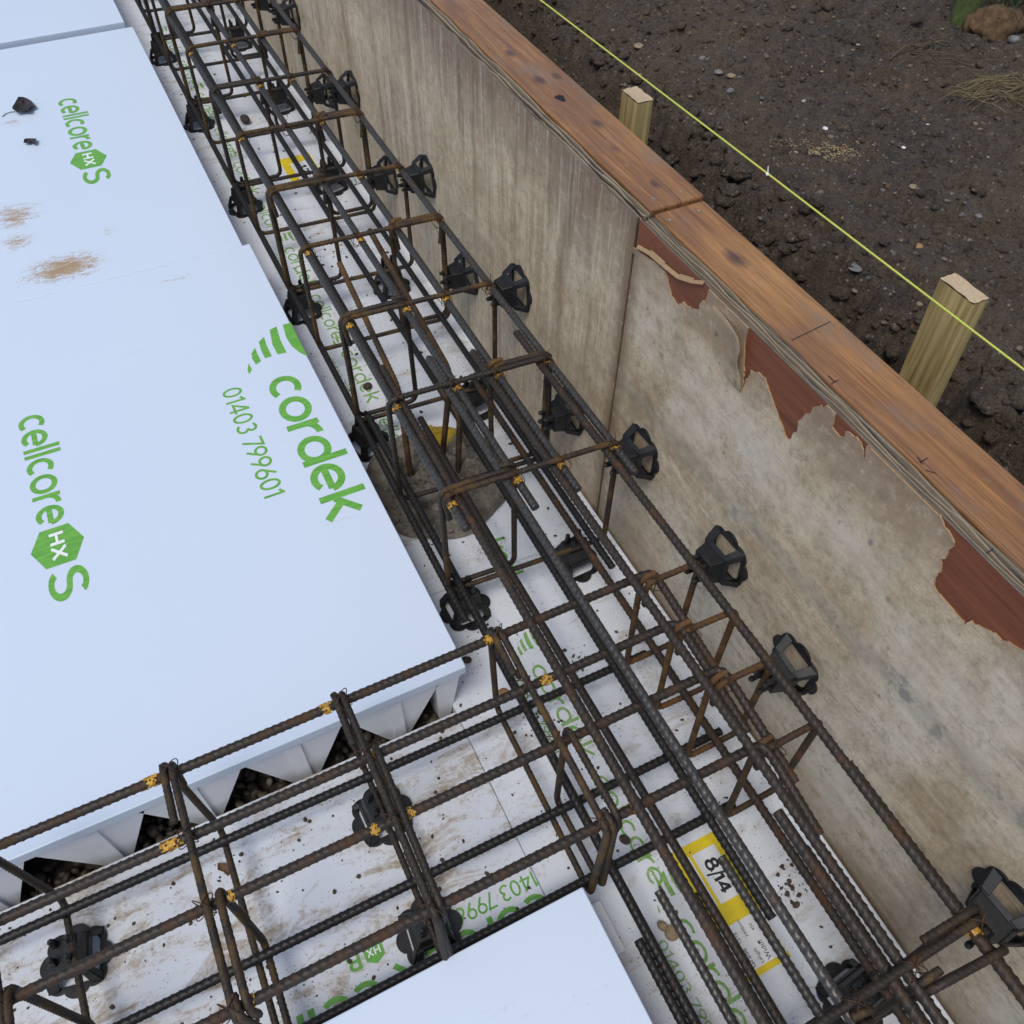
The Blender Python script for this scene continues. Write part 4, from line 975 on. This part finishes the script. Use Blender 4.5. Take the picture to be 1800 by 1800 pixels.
xbar('fourth upper side trench bar, nearest the camera, with rusty bent end', [(XL, -.430, ZXT), (.320, -.430, ZXT), (.320, -.47, ZXT - .002), (.319, -.58, ZXT - .0195)], .008, 'steel_brown', [(.045, .014), (.085, .016), (-.235, .022), (-.49, .016)], 34)
xbar('black lower side trench bar running below the panel edge', [(XL, -.086, ZXB), (.36, -.092, ZXB)], .0085, 'steel_dark', (), 35)
xbar('black lower side trench bar along the middle, with rusty end at the wall', [(XL, -.298, ZXB), (.40, -.300, ZXB)], .0085, 'steel_dark', (), 36)
xbar('black lower side trench bar along the edge of the foreground panel', [(XL, -.432, ZXB), (.34, -.428, ZXB)], .0085, 'steel_dark', (), 37)

# ------------------------------------------------------------------ links (stirrups) with wire ties
def tie_geo(mb, c, axis1, axis2, R1, seed):
    """two turns of thin wire round a crossing and a twisted tail"""
    r = np.random.default_rng(seed); c = np.array(c, float); a1 = np.array(axis1, float); a2 = np.array(axis2, float); up = np.cross(a1, a2)
    pts = []
    for k in range(46):
        a = 2 * PI * k / 20 + r.uniform(-.06, .06); dg = (a1 + a2) / 2 ** .5 if k < 23 else (a1 - a2) / 2 ** .5
        pts.append(c + dg * math.cos(a) * R1 * 1.22 + up * math.sin(a) * R1 * 1.12)
    V, F, tri, _ = tube_geo(np.array(pts), .0008, 5, .004); mb.add(V, [tuple(f) for f in F.tolist()])
    e = pts[-1]
    for s in (-1, 1):
        q = [c + up * R1 * 1.1, c + up * R1 * 1.15 + a1 * .005 * s + a2 * r.uniform(-.005, .008) + up * r.uniform(.002, .007), c + up * R1 * 1.3 + a1 * .008 * s + a2 * r.uniform(-.007, .010) + up * r.uniform(.004, .012)]
        V, F, tri, _ = tube_geo(np.array(q), .0008, 5, .004); mb.add(V, [tuple(f) for f in F.tolist()])
def closed_link(u0, u1, z0, z1, r=.026, side=0, off=.0):
    """corner path of a closed link in its own plane (u, out of plane, z); ends overlap at one top corner with hook tails"""
    t = .10 if u1 - u0 > .2 else .03
    if side == 0:   # hooks at the high-u top corner
        pts = [(u1 - t, off + .014, z1), (u1, off + .012, z1), (u1, off, z0), (u0, off, z0), (u0, off, z1), (u1 - .002, off, z1 + .001), (u1 - .012, off + .002, z1 - .075)]
    else:
        pts = [(u0 + t, off + .014, z1), (u0, off + .012, z1), (u0, off, z0), (u1, off, z0), (u1, off, z1), (u0 + .002, off, z1 + .001), (u0 + .012, off + .002, z1 - .075)]
    return fillet(pts, r, 6)
LR = .0062
ZS0, ZS1 = .082, .4005
def make_link(name, label, u0, u1, z0, z1, axis, loc, mat, side, group, ties=(), seed=0, R=LR):
    t = thing(name, label, 'steel link', loc, group)
    pts = closed_link(u0, u1, z0, z1, .024, side)
    if axis == 'y': pts = np.stack([-pts[:, 1], pts[:, 0], pts[:, 2]], 1)
    V, F, tri, rb = tube_geo(pts, R, 10, None, R * 1.55, .3, seed)
    mesh('link_bar', V, (F, tri[:, :3]), M[mat], t, smooth=True, local=True, attr={'rib': rb})
    for k, (u, z) in enumerate(ties):
        mb = MB()
        if axis == 'x': tie_geo(mb, (u, -.004, z), (1, 0, 0), (0, 1, 0), .0155, seed * 7 + k)
        else: tie_geo(mb, (-.004, u, z), (0, 1, 0), (1, 0, 0), .0155, seed * 7 + k)
        mesh('wire_tie', mb.V, mb.F, M['wire'], t, local=True)
    return t
tz = .392
GL = 'wide steel links of the long trench cage'; GI = 'narrow steel links inside the long trench cage'
lA = make_link('steel_link', 'wide steel link standing over the concrete pile, first beyond the bar crossing', .0575, .4285, ZS0, ZS1, 'x', (0, ST[0], 0), 'steel_link', 1, GL, [(.075, tz), (.205, tz), (.303, tz), (.412, tz)], 1)
lB = make_link('steel_link', 'wide steel link just beyond the pile, second beyond the bar crossing', .0575, .4285, ZS0, ZS1, 'x', (0, ST[1], 0), 'steel_link', 0, GL, [(.079, tz), (.2, tz), (.297, tz), (.412, tz)], 2)
for k, y in enumerate(ST[2:]):
    dup(lA if k % 2 == 0 else lB, (random.uniform(-.004, .003), y, random.uniform(-.002, .002)), 'wide steel link, %s beyond the bar crossing counting away from the camera' % ORD[k + 2], GL, (0, 0, -.055 + random.uniform(-.012, .012)))
lC = dup(lB, (0, -.775, 0), 'wide steel link in the foreground, at the bottom right of the photo', GL, (0, 0, .012))
dup(lA, (0, -1.06, 0), 'wide steel link nearest the camera, mostly outside the bottom of the photo', GL)
lA.rotation_euler = (0, 0, -.05); lB.rotation_euler = (0, 0, -.06)
iA = make_link('steel_link', 'narrow link on the panel side, over the concrete pile', .0605, .2150, ZS0 + .003, ZS1 - .0006, 'x', (0, ST[0] + .0145, 0), 'steel_link', 0, GI, (), 3)
iB = make_link('steel_link', 'narrow link on the wall side, just beyond the pile', .2935, .4255, ZS0 + .003, ZS1 - .0006, 'x', (0, ST[1] + .0145, 0), 'steel_link', 1, GI, (), 4)
for k, y in enumerate(ST[2:]):
    dup(iA if k % 2 == 0 else iB, (0, y + .0145, random.uniform(-.001, .001)), 'narrow link on the %s side, at the %s wide link beyond the crossing' % ('panel' if k % 2 == 0 else 'wall', ORD[k + 2]), GI)
dup(iA, (0, -.79, 0), 'narrow link in the foreground on the panel side, bottom edge of the photo', GI)
dup(iB, (0, -.79, 0), 'narrow link in the foreground on the wall side, bottom right of the photo', GI)
for o_ in list(COL.objects):
    if o_.get('group') == GI: o_.rotation_euler = (0, 0, -.055)
# rusty narrow links along the wall at the crossing
GR = 'rusty narrow links at the crossing along the wall'
rl = make_link('steel_link', 'rusty narrow link at the crossing, farthest from the camera, held by a big wall spacer', .309, .4265, .085, .3695, 'x', (0, -.098, 0), 'steel_rust', 1, GR, [(.33, .362)], 5)
for k, y in enumerate((-.203, -.318, -.449)):
    dup(rl, (0, y, 0), ['rusty narrow link at the crossing, second from the far side, without a spacer', 'rusty narrow link at the crossing held by the lower wall spacer', 'rusty narrow link at the crossing nearest the camera'][k], GR, (0, 0, .02 * (k - 1)))
# links of the side trench, in the y-z plane
GX = 'wide steel links of the side trench cage'; GY = 'narrow steel links inside the side trench cage'
zx0, zx1 = .066, .381
xa = make_link('steel_link', 'wide side trench link at the left, with its short hook tail on top', -.447, -.062, zx0, zx1, 'y', (-.512, 0, 0), 'steel_link', 0, GX, [(-.078, .374), (-.186, .374), (-.292, .374), (-.43, .374)], 6)
for x, lb in ((-.243, 'wide side trench link in the middle of the side trench, over two spacers'), (.036, 'wide side trench link at the mouth of the side trench, corner of the crossing'), (-.785, 'wide side trench link at the left edge of the photo'), (-1.06, 'wide side trench link outside the left edge of the photo')):
    dup(xa, (x, 0, 0), lb, GX, (0, 0, random.uniform(-.03, .03)))
ya = make_link('steel_link', 'narrow side trench link at the left, leaning inside the wide one', -.445, -.278, zx0 + .003, zx1 - .0006, 'y', (-.494, 0, 0), 'steel_link', 1, GY, (), 7)
dup(ya, (.054, 0, 0), 'narrow side trench link at the mouth of the side trench', GY)
dup(ya, (-.768, 0, 0), 'narrow side trench link at the left edge of the photo', GY)
make_link('steel_link', 'narrow side trench link in the middle, spanning three upper bars', -.445, -.175, zx0 + .003, zx1 - .0006, 'y', (-.2255, 0, 0), 'steel_link', 1, GY, (), 8)

# ------------------------------------------------------------------ black plastic spacers
def spacer_parts(t):
    # scalloped flange
    n_ = 96; V = []; F = []
    def ro(a): return .0505 + .0090 * abs(math.cos(4 * a)) ** .75
    def sq(a, h): c, s = abs(math.cos(a)), abs(math.sin(a)); return h / max(c, s)
    for z in (0.0, .0045):
        for k in range(n_):
            a = 2 * PI * k / n_; V.append((ro(a) * math.cos(a), ro(a) * math.sin(a), z))
        for k in range(n_):
            a = 2 * PI * k / n_; q = min(sq(a, .038), .045); V.append((q * math.cos(a), q * math.sin(a), z))
    for k in range(n_):
        j = (k + 1) % n_
        F += [(k, n_ + k, n_ + j, j), (2 * n_ + k, 2 * n_ + j, 3 * n_ + j, 3 * n_ + k), (k, j, 2 * n_ + j, 2 * n_ + k), (n_ + k, 3 * n_ + k, 3 * n_ + j, n_ + j)]
    fl = mesh('scalloped_base', V, F, M['plastic'], t, local=True)
    # tapered cage with a window in each side and a solid block above
    m = MB(); b0, b1, w = .0445, .0330, .0032; z0, z1, z2 = .003, .036, .066
    for q in range(4):
        def Rt(p):
            x, y, z = p; return [(x, y, z), (-y, x, z), (-x, -y, z), (y, -x, z)][q]
        pw = .0135 if q % 2 == 0 else .019
        for s in (-1, 1):
            bo = [(s * b0, -b0, z0), (s * (b0 - pw), -b0, z0), (s * (b0 - pw), -b0 + w, z0), (s * b0, -b0 + w, z0)]
            to = [(s * b1, -b1, z1), (s * (b1 - pw * .8), -b1, z1), (s * (b1 - pw * .8), -b1 + w, z1), (s * b1, -b1 + w, z1)]
            if s > 0: bo = bo[::-1]; to = to[::-1]
            m.hexa([Rt(p) for p in bo], [Rt(p) for p in to])
        m.hexa([Rt(p) for p in [(-b1 - .0012, -b1 - .0012, z1 - .008), (b1 + .0012, -b1 - .0012, z1 - .008), (b1 + .0012, -b1 + w, z1 - .008), (-b1 - .0012, -b1 + w, z1 - .008)]],
               [Rt(p) for p in [(-b1 * .92, -b1 * .92, z1 + .002), (b1 * .92, -b1 * .92, z1 + .002), (b1 * .92, -b1 + w + .003, z1 + .002), (-b1 * .92, -b1 + w + .003, z1 + .002)]])
    m.hexa([(-.030, -.030, z1 - .006), (.030, -.030, z1 - .006), (.030, .030, z1 - .006), (-.030, .030, z1 - .006)], [(-.026, -.0215, z2), (.026, -.0215, z2), (.026, .0215, z2), (-.026, .0215, z2)])
    bevel(mesh('cage', m.V, m.F, M['plastic'], t, local=True), .0009, 1)
    # two pairs of clip prongs that hold the bar
    m = MB()
    for sx in (-1, 1):
        for sy in (-1, 1):
            cx, cy = sx * .0145, sy * .0132
            m.hexa([(cx - .006, cy - .0042, z2 - .002), (cx + .006, cy - .0042, z2 - .002), (cx + .006, cy + .0042, z2 - .002), (cx - .006, cy + .0042, z2 - .002)],
                   [(cx - .0048, cy - .0034 - sy * .0012, z2 + .017), (cx + .0048, cy - .0034 - sy * .0012, z2 + .017), (cx + .0048, cy + .0034 - sy * .0012, z2 + .017), (cx - .0048, cy + .0034 - sy * .0012, z2 + .017)])
            m.lathe([(.0035, -.004), (.0056, -.001), (.0056, .004), (.003, .0075)], 6, (cx, cy - sy * .0005, z2 + .019))
    mesh('clip', m.V, m.F, M['plastic'], t, local=True)
    return t
GF = 'black spacers standing on the trench boards'; GW = 'black spacers against the plywood wall'
s0 = spacer_parts(thing('bar_spacer', 'black spacer on the board just left of the bar crossing, beside the printed letters', 'spacer', (.088, .212, .0005), GF))
s0.scale = (1, 1, 1.12)
floor_sp = [(.068, .775, .7, 'black spacer on the panel side, at the far edge of the concrete pile'), (.078, 1.366, .2, 'black spacer on the panel side, third from the crossing'), (.074, 1.98, .5, 'black spacer on the panel side, fourth from the crossing'), (.066, 2.6, 0, 'black spacer on the panel side, fifth from the crossing'), (.06, 3.2, .3, 'black spacer on the panel side, at the top edge of the photo'),
            (.366, .218, .1, 'black spacer in the wall half of the trench, just before the pile head'), (.372, .787, .4, 'black spacer in the wall half, just past the pile head'), (.36, 1.366, .2, 'black spacer in the wall half, between the rusty starter bar and far links'), (.374, 1.98, .6, 'black spacer in the wall half, beside the torn yellow sticker'), (.378, 2.6, .3, 'black spacer in the wall half, next to the farthest visible links'), (.378, 3.2, .1, 'black spacer in the wall half, at the top edge of the photo'),
            (.358, -.772, .25, 'black spacer on the boards in the foreground, bottom right of the photo')]
for x, y, a, lb in floor_sp: dup(s0, (x, y, .0005), lb, GF, (0, 0, a * .4)).scale = (1, 1, 1.12)
for x, y, a, lb in [(-.797, -.145, 1.4, 'black spacer with mud around it in the side trench, at the lower left'), (-.242, -.140, 1.62, 'black spacer in the middle of the side trench, farther of two'), (-.24, -.366, 1.5, 'black spacer in the side trench against the foreground panel edge')]:
    dup(s0, (x, y, 0), lb, GF, (0, 0, a)).scale = (1, 1, .95)
def wall_rot(roll=0.0): return (Matrix(((0, 0, -1), (0, 1, 0), (1, 0, 0))) @ Matrix.Rotation(roll, 3, 'Z')).to_euler()
for y, z, ro, lb in [(.198, .342, .05, 'big black wall spacer at the vertical plywood joint'), (.480, .208, -.03, 'black wall spacer low on the plywood, first past the joint'), (.762, .366, .06, 'black wall spacer above the brown streak, second past the joint'), (1.062, .212, 0, 'black wall spacer, third past the joint, partly behind a link'),
                     (1.336, .352, .05, 'black wall spacer, fourth past the joint, high on the wall'), (1.662, .185, -.05, 'black wall spacer, fifth past the joint, paired with the next'), (1.955, .325, .03, 'black wall spacer, sixth past the joint'), (2.262, .19, 0, 'black wall spacer, seventh past the joint, behind the links'), (2.573, .335, .04, 'black wall spacer near the top edge of the photo'), (2.9, .27, 0, 'black wall spacer beyond the top edge of the photo'),
                     (-.098, .348, .1, 'black wall spacer on the near plywood, holding the farthest rusty link'), (-.318, .300, -.08, 'black wall spacer on the near plywood, lower, beside the yellow mark'), (-.775, .352, .1, 'black wall spacer in the foreground at the right edge of the photo')]:
    dup(s0, (WX - .0006, y, z), lb, GW, wall_rot(ro)).scale = (1, 1, .92)

# ------------------------------------------------------------------ small things lying about
def one_lump(name, label, cat, c, s, mat, sub=2, rough=.25, flat=.7, seed=0, group=None, stretch=(1, 1, 1)):
    V, F = lump((0, 0, 0), s, np.random.default_rng(seed), sub, rough, flat)
    o = mesh(name, V * np.array(stretch) + np.array(c), F, M[mat], origin=(c[0], c[1], c[2] - s * .4), smooth=True); return tag(o, label, cat, group)
c = P(1164, 1628, z=.008); one_lump('pebble', 'small tan pebble left of the cut grey bar', 'pebble', c, .0105, 'tan_stone', 3, .12, .9, 1)
c = P(1181, 1641, z=.009); one_lump('pebble', 'flat tan pebble under the cut grey bar', 'pebble', c, .0135, 'tan_stone', 3, .10, .8, 2)
c = P(1098, 1476, z=.006); one_lump('mud_clod', 'dark mud clod on the printed green o of the trench board', 'mud', c, .011, 'clod', 2, .3, .8, 3)
c = P(645, 678, z=.006); one_lump('mud_clod', 'ragged dark mud clod on the cordek lettering by the pile', 'mud', c, .0135, 'clod', 2, .45, .8, 4)
c = P(430, 209, z=.015); one_lump('mud_clod', 'black cone shaped clod in the far half of the trench', 'mud', c, .024, 'clod', 2, .4, .9, 5)
c = P(912, 1185, z=.008); one_lump('mud_clod', 'round dark clod at the mouth of the side trench', 'mud', c, .0125, 'clod', 2, .25, .8, 6)
c = P(885, 1220, z=.006); one_lump('pebble', 'ochre pebble at the foot of the corner link', 'pebble', c, .013, 'orange_stone', 2, .2, .7, 7)
c = P(820, 1160, z=.01); one_lump('mud_clod', 'dark clod tucked beside the corner of the big panel', 'mud', c, .011, 'clod', 2, .3, .8, 8)
def leaf(name, label, outline, z, mat, seed, curl=.012, plane=None):
    r = np.random.default_rng(seed); pts = [P(a, b, z=z) for a, b in outline]; c = np.mean(pts, 0); V = []; n_ = len(pts)
    rings = 4
    for k in range(1, rings + 1):
        for q in pts:
            f = k / rings; d = (q - c) * f; V.append(c + d + np.array([0, 0, .001 + curl * f * f * r.uniform(.2, 1) * (1 if k < rings else 1.1)]))
    V.append(c + np.array([0, 0, .001])); F = []
    for j in range(n_):
        F.append((len(V) - 1, j, (j + 1) % n_))
        for k in range(rings - 1): F.append((k * n_ + j, (k + 1) * n_ + j, (k + 1) * n_ + (j + 1) % n_, k * n_ + (j + 1) % n_))
    o = mesh(name, V, F, M[mat], origin=(c[0], c[1], z)); s = o.modifiers.new('thick', 'SOLIDIFY'); s.thickness = .0012
    return tag(o, label, 'leaf')
lf = leaf('dead_leaf', 'crumpled black dead leaf with a stalk on the far white panel', [(43, 174), (50, 180), (58, 184), (66, 192), (57, 196), (55, 203), (44, 202), (33, 203), (26, 201), (25, 195), (30, 187), (36, 180)], .159, 'dark_leaf', 1, .02)
st = [P(a, b, z=.160) for a, b in ((27, 196), (18, 197), (10, 200), (4, 205))]
V, F, tri, _ = tube_geo(np.array(st), .0012, 6, .006); mesh('stalk', V, [tuple(f) for f in F.tolist()], M['dark_leaf'], lf, smooth=True)
leaf('dead_leaf', 'small dark scrap of dead leaf on the far white panel', [(45, 250), (50, 246), (58, 246), (66, 247), (66, 252), (64, 258), (58, 254), (50, 256), (43, 255)], .159, 'dark_leaf', 2, .012)
leaf('dead_leaf', 'brown leaf scrap lying on the muddy side trench board', [(384, 1519), (398, 1518), (406, 1521), (407, 1536), (402, 1542), (394, 1534), (384, 1531)], .0005, 'brown_leaf', 3, .006)
r = np.random.default_rng(21); sp = []
def crumbs(n_, x0, x1, y0, y1, z, smax):
    for _ in range(n_):
        s = .0006 + smax * r.random() ** 4; sp.append(((r.uniform(x0, x1), r.uniform(y0, y1), z + s * .3), s))
crumbs(420, -.02, .48, -.8, .35, 0, .0032); crumbs(600, -.02, .48, .35, 3.2, 0, .0045); crumbs(420, -.95, -.05, -.44, -.02, -.001, .0042)
for (a, b), k, sd_ in [((1385, 1540), 30, .02), ((1390, 1570), 30, .02), ((600, 440), 60, .035), ((560, 460), 40, .03), ((500, 330), 30, .03), ((690, 500), 40, .03), ((1010, 1160), 40, .02), ((940, 1260), 40, .02)]:
    q = P(a, b, z=0)
    for _ in range(k):
        s = .0008 + .0042 * r.random() ** 3; sp.append(((q[0] + r.normal() * sd_, q[1] + r.normal() * sd_, s * .3), s))
sp = [q for q in sp if q[0][0] < .482]
tag(many_lumps('mud_crumbs', sp, M['crumb'], 1, 22, rough=.55, jit=.25), kind='stuff')

def on_soil(px, py):
    z = .58
    for _ in range(12): q = P(px, py, z=z); z = sz(q[0], q[1])
    return np.array([q[0], q[1], z])
for k, ((px, py), s, mt, lb, fl) in enumerate([((1612, 436), .0115, 'orange_stone', 'orange brown stone on the bare soil, right of the string', .8), ((1502, 466), .013, 'grey_stone', 'flat grey stone on the soil above the string', .4), ((1120, 84), .014, 'tan_stone', 'tan stone in the soil near the top of the string', .6),
                                  ((1476, 385), .009, 'orange_stone', 'small brown oval stone under the string line', .7), ((1264, 128), .013, 'grey_stone', 'broad grey stone in the soil, upper middle', .5), ((1284, 136), .011, 'tan_stone', 'pale tan stone beside the broad grey one', .6), ((1286, 149), .011, 'grey_stone', 'dark grey stone below the pale tan one', .7),
                                  ((1450, 226), .008, 'white_chip', 'white chip on the soil, just above the sawdust', .4), ((1588, 260), .006, 'white_chip', 'tiny white chip in the middle of the soil', .5), ((1633, 217), .006, 'white_chip', 'small white chip right of the soil centre', .5), ((1235, 98), .009, 'grey_stone', 'blue grey pointed stone near the top of the soil', .9), ((1445, 122), .007, 'orange_stone', 'yellow brown chip in the upper soil', .4),
                                  ((1780, 75), .02, 'grey_stone', 'pale grey lump of stone at the right edge by the mossy post', .9), ((1605, 330), .010, 'tan_stone', 'ochre stone in the soil between the two stakes', .6), ((1720, 380), .008, 'grey_stone', 'pale grey oval stone at the right of the soil', .6)]):
    q = on_soil(px, py); one_lump('stone', lb, 'stone', (q[0], q[1], q[2] + s * fl * .35), s, mt, 2, .28, fl, 40 + k, 'single stones on the soil')
# pale sawdust patch, straw, twigs, mossy post, grass, rusty clod
r = np.random.default_rng(31); sp = []; q0 = on_soil(1447, 262)
for _ in range(520):
    a = r.normal(size=2) * np.array([.040, .024]); x, y = q0[0] + a[0] - a[1] * .2, q0[1] - a[0] * .7 + a[1]; sp.append(((x, y, sz(x, y) + .001), r.uniform(.0008, .0028)))
tag(many_lumps('sawdust', sp, M['sawdust'], 0, 32, flat=.5), kind='stuff')
def blades(name, label, cat, q0, n_, L, spread, mat, w, seed, dirv, lift, kind=None):
    r = np.random.default_rng(seed); mb = MB()
    for _ in range(n_):
        a = r.normal() * spread[2] + dirv; x, y = q0[0] + r.normal() * spread[0], q0[1] + r.normal() * spread[1]; l = L * r.uniform(.5, 1.2)
        d = np.array([math.cos(a), math.sin(a)]); b = r.uniform(-.5, .5); pts = []
        for k in range(6):
            f = k / 5 - .5; xx = x + d[0] * l * f - d[1] * b * l * f * f; yy = y + d[1] * l * f + d[0] * b * l * f * f
            pts.append((xx, yy, sz(xx, yy) + .006 + lift * r.uniform(.3, 1) * (1 - 3 * f * f)))
        V, F, tri, _ = tube_geo(np.array(pts), w * r.uniform(.6, 1.2), 4, l / 8); mb.add(V, [tuple(f) for f in F.tolist()])
    o = mesh(name, mb.V, mb.F, M[mat], origin=q0); return tag(o, label, cat, kind=kind)
blades('straw_clump', 'flattened clump of dry straw on the soil at the right', 'straw', on_soil(1750, 158), 70, .15, (.055, .022, .34), 'straw', .0009, 41, -.45, .02)
blades('twig', 'dry forked twigs on the soil below the mossy post', 'twig', on_soil(1640, 100), 9, .20, (.045, .04, .5), 'twig', .0016, 42, -.2, .02)
q0 = on_soil(1683, 36); pz = q0[2]
pm = thing('mossy_post', 'short green mossy post stub at the top right of the soil', 'post', (q0[0] + .02, q0[1], pz - .05))
m = MB(); m.lathe([(.036, -.02), (.036, .05), (.034, .12), (.035, .3), (.033, .42), (.02, .43)], 14, (0, 0, 0), rf=lambda a: 1 + .06 * math.sin(3 * a)); mesh('post', m.V, m.F, M['moss'], pm, local=True, smooth=True)
q1 = on_soil(1742, 48); V, F = ICO[3]; V = V.copy(); rr_ = np.random.default_rng(61); k_ = np.ones(len(V))
for f_, a_ in ((3, .16), (7, .10), (15, .07), (27, .04)):
    for _ in range(3): d_ = rr_.normal(size=3); d_ /= np.linalg.norm(d_); k_ += a_ * np.sin(f_ * (V @ d_) + rr_.uniform(0, 6)) * .6
V = V * k_[:, None] * np.array([.085, .06, .05]) + np.array([q1[0], q1[1], q1[2] + .005])
tag(mesh('soil_clod', V, F, M['rusty_soil'], origin=(q1[0], q1[1], q1[2] - .03)), 'rusty brown clod of earth beside the mossy post', 'clod')
g0 = on_soil(1795, 20); r = np.random.default_rng(71); mb = MB()
for _ in range(380):
    x, y = g0[0] + .10 + r.normal() * .09, g0[1] + .0 + r.normal() * .09; z = sz(x, y); a = r.uniform(0, 6.28); l = r.uniform(.05, .15); b = r.uniform(.02, .09)
    pts = [(x + math.cos(a) * b * f * f, y + math.sin(a) * b * f * f, z + l * f) for f in (0, .35, .7, 1)]
    V, F, tri, _ = tube_geo(np.array(pts), .0013, 3, .03); mb.add(V, [tuple(f) for f in F.tolist()])
tag(mesh('grass', mb.V, mb.F, M['grass_blade']), kind='stuff')
